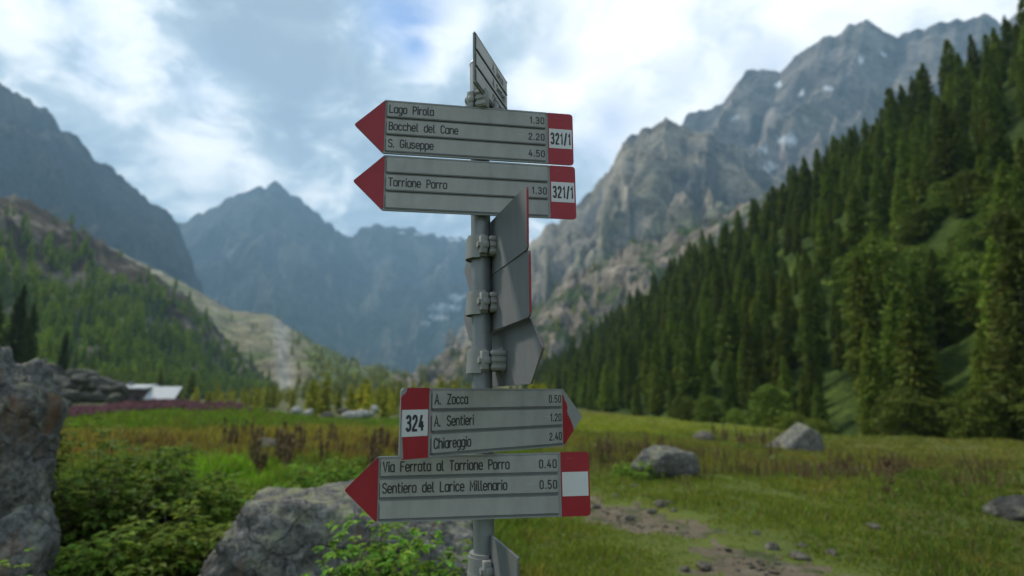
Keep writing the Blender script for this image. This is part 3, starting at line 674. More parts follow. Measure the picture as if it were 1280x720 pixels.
for i, (px, py, s, lab) in enumerate(((793, 610, .085, 'single pale stone on the grass above the path'), (826, 634, .12, 'largest stone of the small heap beside the path'), (836, 630, .07, 'round stone on top of the small heap beside the path'), (815, 643, .085, 'flat stone at the front of the small heap beside the path'), (842, 641, .06, 'small stone right of the heap beside the path'), (787, 650, .085, 'stone in the bare earth below the small heap'), (880, 712, .085, 'pale stone at the near left edge of the path'), (856, 714, .06, 'small pale stone left of the near path edge'), (966, 688, .10, 'broad flat stone in the middle of the near path'), (1000, 700, .10, 'dark flat stone at the right of the near path'), (1040, 695, .085, 'stone in the grass right of the near path'), (1003, 685, .06, 'pebble at the far side of the near path'), (910, 690, .045, 'small whitish pebble on the near path'), (945, 668, .06, 'flat pebble where the near path begins'), (1092, 662, .10, 'weathered stone sunk in the right grass'), (745, 634, .07, 'pale stone on the bare earth beside the signs'), (770, 622, .06, 'pebble on the bare earth further back'), (120, 728, .09, 'rounded stone below the left bush'))):
    g = ground_at(px, py); rock('stone', g + (0, 0, s * .15), (s * .8, s * .66, s * .4), 60 + i, lab, 'stone', rz=i * 1.3, sub_=4, rough=.06)
# scattered gravel on the path
n = 900; t = rng.uniform(2.2, 9.2, n); ii = np.interp(t, PATH[::-1, 1], PATH[::-1, 0]); x = ii + rng.normal(0, .38, n); y = t
k = path_mask(x, y) > -.05; x, y = x[k], y[k]
V0, F0 = icos(1); Vs = []; Fs = []
for i in range(len(x)):
    s = .008 + .022 * rng.random() ** 2.5
    v = V0 * (1 + .25 * rng.normal(size=(len(V0), 1))) * s * np.array([1.2, 1, .65]); Vs.append(v + (x[i], y[i], float(gz(x[i], y[i])) - .02)); Fs.append(F0 + i * len(V0))
obj('path_gravel', mesh('path_gravel', np.concatenate(Vs), np.concatenate(Fs), M_rock3, smooth=False), kind='stuff')
# dark scree by the left wood, pale stones of the stream bed
scree = [(70, 478, 62, 2.6), (95, 470, 70, 3.0), (118, 480, 66, 2.2), (60, 462, 66, 2.2), (135, 488, 72, 1.7), (85, 492, 58, 1.6), (108, 494, 60, 1.2), (150, 492, 80, 1.3), (76, 505, 52, 1.2), (128, 476, 82, 1.8), (146, 480, 90, 1.6), (125, 497, 64, 1.0)]
scree = [(a, b, c, d * .62) for a, b, c, d in scree] + [(rng.uniform(48, 156), rng.uniform(466, 500), rng.uniform(55, 92), rng.uniform(.45, 1.0)) for _ in range(34)]
for i, (px, py, Y, s) in enumerate(scree):
    if py < 460 + .22 * (px - 60): continue
    p = at(px, py, Y)
    o = rock('scree_boulder', p - (0, 0, s * .25), (s * 1.25, s, s * .75), 100 + i, 'dark angular boulder in the scree below the left wood', 'boulder', 'scree boulders below the left wood', rz=i * .9, sub_=4, rough=.10, sharp=60, nrand=16, detail=2.2, material=M_rock4)
for i, (px, py, Y, sx, lab) in enumerate(((371, 511, 60, .8, 'round white boulder at the left end of the stream bed'), (386, 513, 60, .7, 'tan pale boulder beside the round white boulder'), (440, 517, 62, 1.7, 'long white boulder in the stream bed'), (455, 515, 64, 1.7, 'broad white boulder touching the long white boulder'), (468, 509, 70, .7, 'small white boulder at the right end of the stream bed'), (428, 512, 78, 1.5, 'grey pale boulder behind the long white boulder'), (410, 517, 70, 1.2, 'grey flat boulder between the pale boulders of the stream bed'))):
    p = at(px, py, Y); rock('stream_boulder', p - (0, 0, .25), (sx * .6, .6, .45), 130 + i, lab, 'boulder', sub_=4, rough=.12, sharp=40, rz=.2 * i, material=M_pale if i not in (5, 6) else M_rock3)

# ------------------------------------------------------------------ mountain hut
def simple(name, c, rough=.7, metal=0., c2=None, sc=8):
    m, nt = mat(name)
    surf(nt, ramp(nt, noise(nt, objco(nt), sc, 6, .65), [(.3, c), (.7, c2 or tuple(x * 1.18 for x in c))]), rough, metal); return m
M_hut = simple('dark_timber', (.085, .06, .055), .8, sc=2); M_roof = simple('pale_roof_sheet', (.38, .39, .40), .6, c2=(.48, .49, .50), sc=1)
M_dkwin = simple('dark_window', (.02, .022, .025), .3); M_stone = simple('hut_stone', (.22, .21, .2), .9, sc=3)
h = at(184, 503, 100); hut = bpy.data.objects.new('mountain_hut', None); COL.objects.link(hut)
hut.location = (h[0], h[1], h[2] - .75); hut.rotation_euler = (0, 0, R(14))
tag(hut, 'dark timber hut with a pale metal roof behind the pink flowers', 'hut')
def slab(q, th):
    mb = MB(); lo = [mb.bm.verts.new(v) for v in q]; hi = [mb.bm.verts.new((v[0], v[1], v[2] + th)) for v in q]
    mb.bm.faces.new(lo); mb.bm.faces.new(hi[::-1])
    for i in range(4): mb.bm.faces.new((lo[i], hi[i], hi[(i + 1) % 4], lo[(i + 1) % 4]))
    return mb
# long part with a high front wall under a shallow roof, and a lower part whose roof slopes to the front
mb = MB(); mb.box((-5.2, -2.4, -1), (.2, 2.6, 2.95)); obj('wall', mb.done('wall', M_hut), hut)
roof = obj('roof', slab([(-5.6, -3.0, 2.96), (.5, -3.0, 2.96), (.5, 3.0, 3.55), (-5.6, 3.0, 3.55)], .28).done('roof', M_roof), hut)
mb = MB(); mb.box((-3.4, .6, 3.3), (-2.8, 1.2, 4.3)); obj('chimney', mb.done('chimney', M_stone), roof)
mb = MB(); mb.box((.2, -2.9, -1), (4.8, 2.6, 1.45)); obj('wall', mb.done('wall', M_hut), hut)
obj('roof', slab([(.52, -3.5, 1.25), (5.2, -3.5, 1.25), (5.2, .2, 3.3), (.52, .2, 3.3)], .16).done('roof', M_roof), hut)
for x in (-4.2, -2.4, -.8): mb = MB(); mb.box((x - .4, -2.45, 1.0), (x + .4, -2.38, 1.9)); obj('window', mb.done('window', M_dkwin), hut)
mb = MB(); mb.box((1.6, -2.96, -.9), (2.6, -2.88, 1.1)); obj('door', mb.done('door', M_dkwin), hut)

# ------------------------------------------------------------------ grass, flowers, leafy plants
def blades(P, h, wd, col, lean, name, material, kind='stuff'):
    n = len(P); a = rng.uniform(0, 6.28, n); s = v3(np.cos(a), np.sin(a), 0 * a) * (wd / 2)[:, None]
    b = rng.uniform(0, 6.28, n); l = v3(np.cos(b), np.sin(b), 0 * b) * (h * lean * rng.uniform(.2, 1, n))[:, None]
    up = v3(0 * h, 0 * h, h)
    mid = P + l * .35 + up * .6
    V = np.stack([P - s, P + s, mid - s * .8, mid + s * .8, P + l + up * rng.uniform(.85, 1, n)[:, None]], 1).reshape(-1, 3)
    i = np.arange(n)[:, None] * 5
    Q = i + np.array([0, 1, 3, 2]); T = i + np.array([2, 3, 4])
    return obj(name, mesh(name, V, [Q, T], material, smooth=False, fcol=np.concatenate([col, col])), kind=kind)
n = 330000
r = 2.0 * (62 / 2.0) ** (rng.random(n) ** .82); a = rng.uniform(R(-50), R(50), n)
x = r * np.sin(a); y = r * np.cos(a)
Yc = np.interp(x / y, T_t, T_Y)
k = (y < Yc * 1.12) & (path_mask(x, y) < .04 + .30 * (rng.random(n) - .75)); x, y, r = x[k], y[k], r[k]
pm = path_mask(x, y)
z = gz(x, y) - .01; X, Yp = proj(v3(x, y, z))
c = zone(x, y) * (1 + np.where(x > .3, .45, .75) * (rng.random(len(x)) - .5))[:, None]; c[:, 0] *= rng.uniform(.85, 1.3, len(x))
dry = rng.random(len(x)) < .08; c[dry] = np.array((.17, .135, .06)) * rng.uniform(.7, 1.2, dry.sum())[:, None]
nh = fbm(v3(x / 1.1, y / 1.1, 4.), 3)
h = (.11 + .13 * nh) * rng.uniform(.55, 1.3, len(x)); h = np.clip(h, .04, .5)
short = sstep(1.5, .4, path_d(x, y)) * sstep(14, 9, y); h *= 1 - .62 * short; h *= 1 - .35 * (x > .3)
h *= 1 + .9 * sstep(8, 14, r) * (x < 0) + .25 * sstep(8, 14, r) * (x >= 0)
h *= 1 + .5 * np.exp(-((X - 285) / 75.) ** 2 - ((Yp - 599) / 15.) ** 2)
wd = .005 + .0016 * r ** 1.08
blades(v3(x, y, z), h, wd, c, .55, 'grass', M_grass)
# pink fireweed along the crest of the meadow on the left
n = 2400; t = rng.uniform(-.86, -.36, n); Yc = np.interp(t, T_t, T_Y); y = Yc * (1.10 - .30 * rng.random(n) ** 1.2); x = t * y
kk = pn(v3(x / 4, y / 4, 6.)) + .45 * sstep(-.2, -.75, t) + rng.normal(0, .15, n) - .7 * sstep(-.55, -.40, t) > .12; x, y = x[kk], y[kk]
z = gz(x, y); h = rng.uniform(.35, 1.0, len(x)) * .72 * (.75 + .5 * pn(v3(x / 2.5, y / 2.5, 9.))); P = v3(x, y, z)
blades(P, h * .8, np.full(len(x), .07), np.tile((.04, .07, .016), (len(x), 1)) * rng.uniform(.7, 1.3, len(x))[:, None], .2, 'fireweed_stems', M_grass)
Pf = np.repeat(P, 5, 0); hh = np.repeat(h, 5); Pf = Pf + v3(rng.normal(0, .05, len(Pf)), rng.normal(0, .05, len(Pf)), hh * rng.uniform(.5, .9, len(Pf)))
blades(Pf, np.full(len(Pf), .18), np.full(len(Pf), .11), np.tile((.19, .09, .11), (len(Pf), 1)) * rng.uniform(.6, 1.35, len(Pf))[:, None], .4, 'fireweed_flowers', M_flower)
# rusty seeding grass in front of the rocks on the right, and in the meadow on the left
n = 4500; px = np.concatenate([rng.uniform(720, 1230, n // 2), rng.uniform(80, 520, n // 2)]); py = np.concatenate([rng.uniform(548, 596, n // 2), rng.uniform(530, 575, n // 2)])
d = np.interp(py, [510, 530, 548, 575, 596], [48, 26, 17, 12, 9.9]); x = (px - 640) / F * d; y = d + rng.normal(0, .6, n)
kk = (fbm(v3(x / 2.2, y / 2.2, 12.), 3) > -.05) & (path_mask(x, y) < -.2); x, y = x[kk], y[kk]
blades(v3(x, y, gz(x, y)), rng.uniform(.22, .42, len(x)), .012 + .0006 * y, np.tile((.125, .085, .04), (len(x), 1)) * rng.uniform(.6, 1.35, len(x))[:, None], .3, 'seeding_grass', M_dry)

def leafy(seed, n_stem, H, spread, leaf, per, tone, droop=.35):
    """arching stems carrying toothed leaves in threes; returns leaf mesh and stem mesh"""
    g = np.random.default_rng(seed); LV, LQ, LC = [], [], []; mb = MB(); cnt = 0
    for s in range(n_stem):
        a = g.uniform(0, 6.28); rr = spread * math.sqrt(g.random()); b = np.array([rr * math.cos(a), rr * math.sin(a) * .75, 0])
        hh = H * (1 - .45 * (rr / spread) ** 2) * (.5 + .62 * g.random() ** 1.3); ln = np.array([math.cos(a), math.sin(a), 0]) * hh * g.uniform(.05, droop)
        prev = b
        for i in range(1, 5):
            q = i / 4; p = b + ln * q ** 2 + np.array([0, 0, hh * (q - .12 * q * q)])
            mb.cyl(prev, p, .006 * (1.1 - q * .7), .006 * (1.0 - q * .8) + .0005, 5); prev = p
        for j in range(per):
            q = g.uniform(.25, 1.0); p = b + ln * q ** 2 + np.array([0, 0, hh * (q - .12 * q * q)])
            la = g.uniform(0, 6.28); st = np.array([math.cos(la), math.sin(la), g.uniform(-.05, .45)]); stl = g.uniform(.03, .1)
            tip = p + st * stl
            for da in (-.75, 0, .75):
                d = np.array([math.cos(la + da), math.sin(la + da), g.uniform(-.55, .25)]); d /= np.linalg.norm(d)
                sz = leaf * g.uniform(.65, 1.25) * (1.15 if da == 0 else .9)
                sd_ = np.cross(d, [0, 0, 1.]); sd_ /= np.linalg.norm(sd_); upv = np.cross(sd_, d)
                f = .14 * sz
                pts_ = [tip, tip + d * sz * .35 + sd_ * sz * .30 + upv * f, tip + d * sz * .72 + sd_ * sz * .2 + upv * f * .6, tip + d * sz - upv * f * .6, tip + d * sz * .72 - sd_ * sz * .2 + upv * f * .6, tip + d * sz * .35 - sd_ * sz * .30 + upv * f, tip + d * sz * .5]
                LV += pts_; LQ += [(cnt, cnt + 1, cnt + 2, cnt + 6), (cnt + 6, cnt + 2, cnt + 3, cnt + 4), (cnt, cnt + 6, cnt + 4, cnt + 5)]; cnt += 7
                kx = g.uniform(.45, 1.45); cc = np.array(tone) * kx * np.array([g.uniform(.8, 1.3), 1, g.uniform(.7, 1.2)]); LC += [cc] * 3
    return mesh('foliage', np.array(LV), np.array(LQ), M_leaf, smooth=False, fcol=np.array(LC)), mb.done('stems', M_bark)
def bush(px, py, Y, seed, n_stem, H, spread, leaf, per, tone, label, name='leafy_bush', rz=0.):
    p = at(px, py, Y); e = bpy.data.objects.new(name, None); COL.objects.link(e)
    e.location = (p[0], Y, float(gz(p[0], Y)) - .02); e.rotation_euler = (0, 0, rz); tag(e, label, 'bush')
    f, s = leafy(seed, n_stem, H, spread, leaf, per, tone); obj('foliage', f, e); obj('stems', s, e)
G1, G2, G3 = (.125, .215, .032), (.17, .28, .038), (.20, .32, .042)
bush(118, 640, 5.6, 1, 80, 1.45, .72, .085, 22, G1, 'tall dark green bush right beside the tall left rock')
bush(196, 640, 6.4, 2, 60, 1.1, .75, .085, 20, G1, 'broad mid green bush behind the other left bushes', rz=1)
bush(120, 700, 4.4, 3, 55, .62, .55, .075, 20, G2, 'low bush at the bottom left corner in front of the tall dark bush', rz=2)
bush(212, 690, 4.7, 4, 60, .70, .55, .075, 22, G2, 'green bush touching the left end of the long boulder', rz=.5)
bush(270, 640, 6.6, 5, 50, .66, .75, .075, 20, G3, 'lighter green bush behind the left end of the long boulder', rz=.7)
bush(470, 700, 3.3, 6, 75, .93, .26, .055, 26, G3, 'bright green bush in front of the long boulder, left of the post', rz=.3)
bush(545, 722, 3.2, 7, 44, .84, .2, .05, 22, G2, 'small low bush at the foot of the signpost', rz=.9)
bush(425, 735, 3.3, 8, 22, .72, .18, .05, 18, G2, 'small sprouting bush left of the bright green bush', rz=.9)
bush(420, 600, 8.2, 9, 46, .72, .9, .08, 18, G2, 'green bush showing above the long boulder near the lowest arrow sign', rz=.2)
bush(520, 590, 9.0, 10, 40, .66, .9, .08, 18, G1, 'green bush on the meadow behind the lowest arrow signs', rz=.2)
bush(24, 700, 3.35, 11, 20, .74, .2, .05, 16, G2, 'small bush at the foot of the tall left rock', rz=.2)
bush(795, 590, 10.2, 12, 22, .35, .4, .06, 16, G3, 'small green bush at the left end of the low flat topped rock', rz=.2)
# brown dock stalks
def dock(seed):
    g = np.random.default_rng(seed); V, Q, C = [], [], []; c0 = 0; mb = MB()
    for s in range(3):
        b = g.normal(0, .09, 3) * (1, 1, 0); H = g.uniform(.6, .95); t = b + g.normal(0, .07, 3) * (1, 1, 0) + (0, 0, H)
        mb.cyl(b, t, .006, .003, 5)
        for j in range(70):
            q = g.uniform(.4, 1.); p = b + (t - b) * q + g.normal(0, .028 * (1.3 - q), 3); d = g.normal(size=3) * .022; e = g.normal(size=3) * .018
            V += [p - d, p + e, p + d, p - e]; Q.append((c0, c0 + 1, c0 + 2, c0 + 3)); c0 += 4; C.append(np.array((.15, .10, .05)) * g.uniform(.6, 1.6))
    LV, LQ, LC = [], [], []; c1 = 0
    for j in range(16):
        a = g.uniform(0, 6.28); l = g.uniform(.15, .34); d = np.array([math.cos(a), math.sin(a), g.uniform(.2, 1.1)]); d /= np.linalg.norm(d); sd_ = np.cross(d, (0, 0, 1.)); sd_ /= np.linalg.norm(sd_)
        p = g.normal(0, .05, 3) * (1, 1, 0) + (0, 0, .04)
        LV += [p, p + d * l * .5 + sd_ * .05, p + d * l - (0, 0, .04), p + d * l * .5 - sd_ * .05]; LQ.append((c1, c1 + 1, c1 + 2, c1 + 3)); c1 += 4; LC.append(np.array(G2 if g.random() < .7 else (.12, .07, .03)) * g.uniform(.7, 1.3))
    return (mesh('seed_head', np.array(V), np.array(Q), M_dry, smooth=False, fcol=np.array(C)), mb.done('stems', M_bark), mesh('leaves', np.array(LV), np.array(LQ), M_leaf, smooth=False, fcol=np.array(LC)))
DOCK = [dock(i) for i in range(4)]
def put_dock(x, y, sc, label, group):
    e = bpy.data.objects.new('dock_plant', None); COL.objects.link(e); e.location = (x, y, float(gz(x, y))); e.scale = (sc,) * 3; e.rotation_euler = (0, 0, rng.uniform(0, 6.28))
    tag(e, label, 'plant', group); k = DOCK[rng.integers(0, 4)]
    for nm, me in zip(('seed_head', 'stems', 'leaves'), k): obj(nm, me, e)
for i in range(34):
    d = rng.uniform(9.5, 19); px = rng.uniform(285, 520); put_dock((px - 640) / F * d, d, rng.uniform(.55, 1.0), 'brown seeding dock plant in the meadow left of the signpost', 'dock plants left of the signpost')
for i in range(16):
    d = rng.uniform(15, 28); px = rng.uniform(880, 985); put_dock((px - 640) / F * d, d, rng.uniform(.5, .9), 'brown seeding dock plant beside the wedge shaped rock', 'dock plants left of the wedge shaped rock')
for px, d in ((750, 12.5), (757, 12.2), (754, 13.4), (818, 15.5), (802, 16.0)): put_dock((px - 640) / F * d, d, .6, 'brown seeding dock plant just right of the lower signs', 'dock plants right of the signs')
for i in range(9):
    d = rng.uniform(9, 15); px = rng.uniform(1030, 1120); put_dock((px - 640) / F * d, d, rng.uniform(.45, .7), 'brown seeding dock plant right of the wedge shaped rock', 'dock plants right of the wedge shaped rock')

# ------------------------------------------------------------------ signpost
def m_paint(name, c, rough=.45, dirt=.25, bump=.05, streak=True, metal=0.):
    m, nt = mat(name); co = objco(nt)
    mp = N(nt, 'ShaderNodeMapping'); mp.inputs['Scale'].default_value = (1, 1, .25); nt.links.new(co, mp.inputs[0])
    a = noise(nt, mp.outputs[0], 28, 8, .65); b = noise(nt, co, 9, 6, .6)
    k = mth(nt, 'MULTIPLY', ramp(nt, mth(nt, 'MULTIPLY', mth(nt, 'ADD', a, b), .5), [(.42, 0), (.62, 1)]), dirt)
    col = mix(nt, k, c, tuple(x * .55 for x in c))
    col = mix(nt, mth(nt, 'MULTIPLY', ramp(nt, noise(nt, co, 160, 4, .6), [(.62, 0), (.7, 1)]), dirt * .5), col, tuple(x * .5 for x in c))
    fade = noise(nt, co, 5, 4, .5)
    col = mix(nt, mth(nt, 'MULTIPLY', ramp(nt, fade, [(.42, 0), (.68, 1)]), .35), col, tuple(min(.8, x * 1.3 + .02) for x in c))
    mp2 = N(nt, 'ShaderNodeMapping'); mp2.inputs['Rotation'].default_value = (0, .45, 0); mp2.inputs['Scale'].default_value = (9, 60, 260); nt.links.new(co, mp2.inputs[0])
    col = mix(nt, mth(nt, 'MULTIPLY', ramp(nt, noise(nt, mp2.outputs[0], 1.0, 3, .5), [(.70, 0), (.74, 1)]), .5 * min(1, dirt * 2)), col, (.42, .42, .41))
    r = mth(nt, 'ADD', mth(nt, 'MULTIPLY', b, .25), rough - .1)
    surf(nt, col, r, metal, bump=a, bstr=bump, bdist=.004, spec=.4); return m
M_alu = m_paint('grey_aluminium', (.225, .235, .23), .5, .3)
M_strip = m_paint('pale_grey_enamel', (.30, .30, .28), .34, .55)
M_back = m_paint('bare_aluminium_back', (.155, .16, .165), .5, .3, metal=.2)
M_red = m_paint('red_film', (.27, .009, .018), .4, .18)
M_white = m_paint('white_film', (.52, .53, .54), .4, .12)
M_black = m_paint('black_lettering', (.022, .022, .024), .5, .1)
M_rail_shade = m_paint('rail_shade_grey', (.10, .105, .105), .6, .3)  # dark grey paints the shadow line below each name strip onto its rail
M_pole = m_paint('galvanised_steel', (.19, .207, .213), .42, .35, .15, metal=.4)
M_cast = m_paint('cast_aluminium', (.25, .252, .24), .55, .4, .25, metal=.25)

def rr(x0, y0, x1, y1, r=.15):
    c = r * .3
    return [(x0 + r, y0), (x1 - r, y0), (x1 - c, y0 + c), (x1, y0 + r), (x1, y1 - r), (x1 - c, y1 - c), (x1 - r, y1), (x0 + r, y1), (x0 + c, y1 - c), (x0, y1 - r), (x0, y0 + r), (x0 + c, y0 + c), (x0 + r, y0)]
def sm(p):
    o = [p[0]]
    for a, b in zip(p[:-1], p[1:]): o += [(a[0] * .8 + b[0] * .2, a[1] * .8 + b[1] * .2), (a[0] * .2 + b[0] * .8, a[1] * .2 + b[1] * .8)]
    return o + [p[-1]]
XH = .72
arch = sm([(0, .50), (.10, XH), (.30, XH), (.4, .56), (.4, 0)])
GLY = {
 'o': (.4, [rr(0, 0, .4, XH)]), 'a': (.4, [rr(0, 0, .4, XH), [(.4, XH), (.4, 0)]]), 'd': (.4, [rr(0, 0, .4, XH), [(.4, 1), (.4, 0)]]),
 'g': (.4, [rr(0, 0, .4, XH), sm([(.4, XH), (.4, -.14), (.28, -.28), (.06, -.28)])]), 'p': (.4, [rr(0, 0, .4, XH), [(0, XH), (0, -.28)]]),
 'e': (.4, [[(0, .36), (.4, .36)] + sm([(.4, .36), (.4, .56), (.28, XH), (.12, XH), (0, .56), (0, .16), (.12, 0), (.28, 0), (.39, .1)])[1:]]),
 'c': (.38, [sm([(.38, .58), (.28, XH), (.12, XH), (0, .56), (0, .16), (.12, 0), (.28, 0), (.38, .13)])]),
 'n': (.4, [[(0, XH), (0, 0)], arch]), 'h': (.4, [[(0, 1), (0, 0)], arch]), 'r': (.28, [[(0, XH), (0, 0)], sm([(0, .50), (.1, .70), (.28, .70)])]),
 'i': (.06, [[(.03, XH), (.03, 0)], [(.03, .92), (.03, 1.02)]]), 'l': (.16, [sm([(.03, 1), (.03, .1), (.1, 0), (.18, 0)])]),
 'u': (.4, [sm([(0, XH), (0, .16), (.12, 0), (.28, 0), (.4, .16)]), [(.4, XH), (.4, 0)]]),
 's': (.38, [sm([(.37, .6), (.27, XH), (.11, XH), (.01, .62), (.01, .48), (.12, .38), (.27, .34), (.38, .24), (.38, .11), (.27, 0), (.1, 0), (0, .12)])]),
 't': (.3, [sm([(.1, .95), (.1, .12), (.18, 0), (.3, 0)]), [(0, XH), (.28, XH)]]),
 'L': (.4, [[(0, 1), (0, 0), (.4, 0)]]), 'P': (.4, [[(0, 0), (0, 1)] + sm([(0, 1), (.27, 1), (.4, .86), (.4, .60), (.27, .46), (0, .46)])[1:]]),
 'B': (.42, [[(0, 0), (0, 1)] + sm([(0, 1), (.26, 1), (.38, .9), (.38, .63), (.26, .53), (0, .53)])[1:], sm([(.24, .53), (.42, .42), (.42, .12), (.28, 0), (0, 0)])]),
 'C': (.42, [sm([(.42, .8), (.30, 1), (.12, 1), (0, .84), (0, .16), (.12, 0), (.30, 0), (.42, .2)])]),
 'G': (.42, [sm([(.42, .82), (.30, 1), (.12, 1), (0, .84), (0, .16), (.12, 0), (.30, 0), (.42, .16), (.42, .45)]) + [(.22, .45)]]),
 'S': (.42, [sm([(.41, .84), (.29, 1), (.12, 1), (.01, .87), (.01, .66), (.12, .54), (.30, .47), (.42, .36), (.42, .14), (.29, 0), (.11, 0), (0, .16)])]),
 'T': (.46, [[(0, 1), (.46, 1)], [(.23, 1), (.23, 0)]]), 'A': (.46, [[(0, 0), (.23, 1), (.46, 0)], [(.075, .32), (.385, .32)]]),
 'Z': (.42, [[(0, 1), (.42, 1), (0, 0), (.42, 0)]]), 'V': (.46, [[(0, 1), (.23, 0), (.46, 1)]]), 'F': (.4, [[(0, 0), (0, 1), (.4, 1)], [(0, .52), (.32, .52)]]),
 'M': (.5, [[(0, 0), (0, 1), (.25, .35), (.5, 1), (.5, 0)]]),
 '0': (.42, [rr(0, 0, .42, 1, .17)]), '1': (.2, [[(0, .8), (.17, 1), (.17, 0)]]),
 '2': (.42, [sm([(.01, .78), (.02, .9), (.14, 1), (.29, 1), (.42, .86), (.42, .64), (.02, .16), (0, 0)]) + [(.43, 0)]]),
 '3': (.42, [sm([(0, .86), (.12, 1), (.29, 1), (.41, .88), (.41, .66), (.29, .54), (.13, .54)]), sm([(.27, .54), (.43, .42), (.43, .13), (.29, 0), (.11, 0), (0, .14)])]),
 '4': (.44, [[(.25, 1), (0, .28), (.46, .28)], [(.33, .56), (.33, 0)]]),
 '5': (.42, [[(.4, 1), (.04, 1), (.02, .54)] + sm([(.02, .54), (.27, .62), (.42, .46), (.42, .15), (.28, 0), (.12, 0), (0, .12)])[1:]]),
 '.': (.06, [[(.03, -.02), (.03, .09)]]), '/': (.3, [[(0, -.08), (.3, 1.06)]]),
}
def text_width(t, gap=.16, sp=.5): return sum(sp if ch == ' ' else GLY[ch][0] + gap for ch in t) - gap
def lettering(name, texts, material, parent, y0, depth=.0004):
    """texts: (string, x, z, cap height, stroke width, x squeeze, letter gap, word gap, align); flat raised strokes"""
    V, Q = [], []; k = 0
    for t, x, z, cap, wd, sq, gap, sp, al in texts:
        wdt = text_width(t, gap, sp) * cap * sq
        cx = x - (wdt if al == 'R' else wdt / 2 if al == 'C' else 0)
        for ch in t:
            if ch == ' ': cx += sp * cap * sq; continue
            gw, strokes = GLY[ch]
            for si, st in enumerate(strokes):
                p = np.array([(cx + a * cap * sq, z + b * cap) for a, b in st]); closed = np.allclose(p[0], p[-1])
                if closed: p = p[:-1]
                n = len(p)
                if closed: dn = np.roll(p, -1, 0) - p; dp = p - np.roll(p, 1, 0)
                else:
                    dn = np.vstack([p[1:] - p[:-1], p[-1:] - p[-2:-1]]); dp = np.vstack([p[1:2] - p[:1], p[1:] - p[:-1]])
                dn = dn / np.linalg.norm(dn, axis=1)[:, None]; dp = dp / np.linalg.norm(dp, axis=1)[:, None]
                n1 = np.stack([-dn[:, 1], dn[:, 0]], 1); n0 = np.stack([-dp[:, 1], dp[:, 0]], 1); m = n0 + n1; ml = np.linalg.norm(m, axis=1)[:, None]; m /= np.maximum(ml, 1e-6)
                sc = np.clip(1 / np.maximum((m * n1).sum(1), .35), 1, 2.2)[:, None]; off = m * sc * wd / 2
                if not closed: p = p.copy(); p[0] -= dn[0] * wd * .3; p[-1] += dp[-1] * wd * .3
                f = -(y0 + depth + .00006 * (si + 1)); bk = -(y0 - .0001)
                base = len(V)
                for a_, o_ in zip(p, off):
                    l, r_ = a_ + o_, a_ - o_
                    V += [(l[0], f, l[1]), (r_[0], f, r_[1]), (l[0], bk, l[1]), (r_[0], bk, r_[1])]
                rngi = range(n if closed else n - 1)
                for i in rngi:
                    a_ = base + 4 * i; b_ = base + 4 * ((i + 1) % n)
                    Q += [(a_, b_, b_ + 1, a_ + 1), (a_, a_ + 2, b_ + 2, b_), (a_ + 1, b_ + 1, b_ + 3, a_ + 3)]
                if not closed: e_ = base + 4 * (n - 1); Q += [(base, base + 1, base + 3, base + 2), (e_, e_ + 2, e_ + 3, e_ + 1)]
            cx += (gw + gap) * cap * sq
    return obj(name, mesh(name, V, np.array(Q), material, smooth=False), parent)

PL, PH, PA = .55, .140, .0705
def rounded(corners, rad, seg=5):
    out = []; n = len(corners)
    for i, c in enumerate(corners):
        r_ = rad[i]; c = np.array(c, float)
        if r_ == 0: out.append(tuple(c)); continue
        a = np.array(corners[i - 1], float) - c; b = np.array(corners[(i + 1) % n], float) - c; a /= np.linalg.norm(a); b /= np.linalg.norm(b)
        for t in np.linspace(0, 1, seg + 1):
            q = (1 - t) ** 2 * (c + a * r_) + 2 * t * (1 - t) * c + t * t * (c + b * r_); out.append(tuple(q))
    return out
post = bpy.data.objects.new('signpost', None); COL.objects.link(post)
pole_pt = lambda py, Y=1.388: at(np.interp(py, [60, 130, 300, 690, 720], [598.5, 599.6, 601.8, 605, 605.2]), py, Y)
ptop, pbot = pole_pt(82), pole_pt(700)
ax = (ptop - pbot) / np.linalg.norm(ptop - pbot)
base = pbot - ax * ((pbot[2] + .35) / ax[2]); base0 = pbot - ax * (pbot[2] / ax[2])
post.location = base0
tag(post, 'grey trail signpost carrying red tipped arrow signs in front of the mountains', 'signpost')
def pole_at(z): return base0 + ax * (z / ax[2])
mb = MB(); mb.cyl(base - base0, ptop - base0, .0245, n=48); mb.cyl(ptop - base0, ptop - base0 + ax * .012, .0255, .02, n=48)
obj('pole', mb.done('pole', M_pole, True), post)

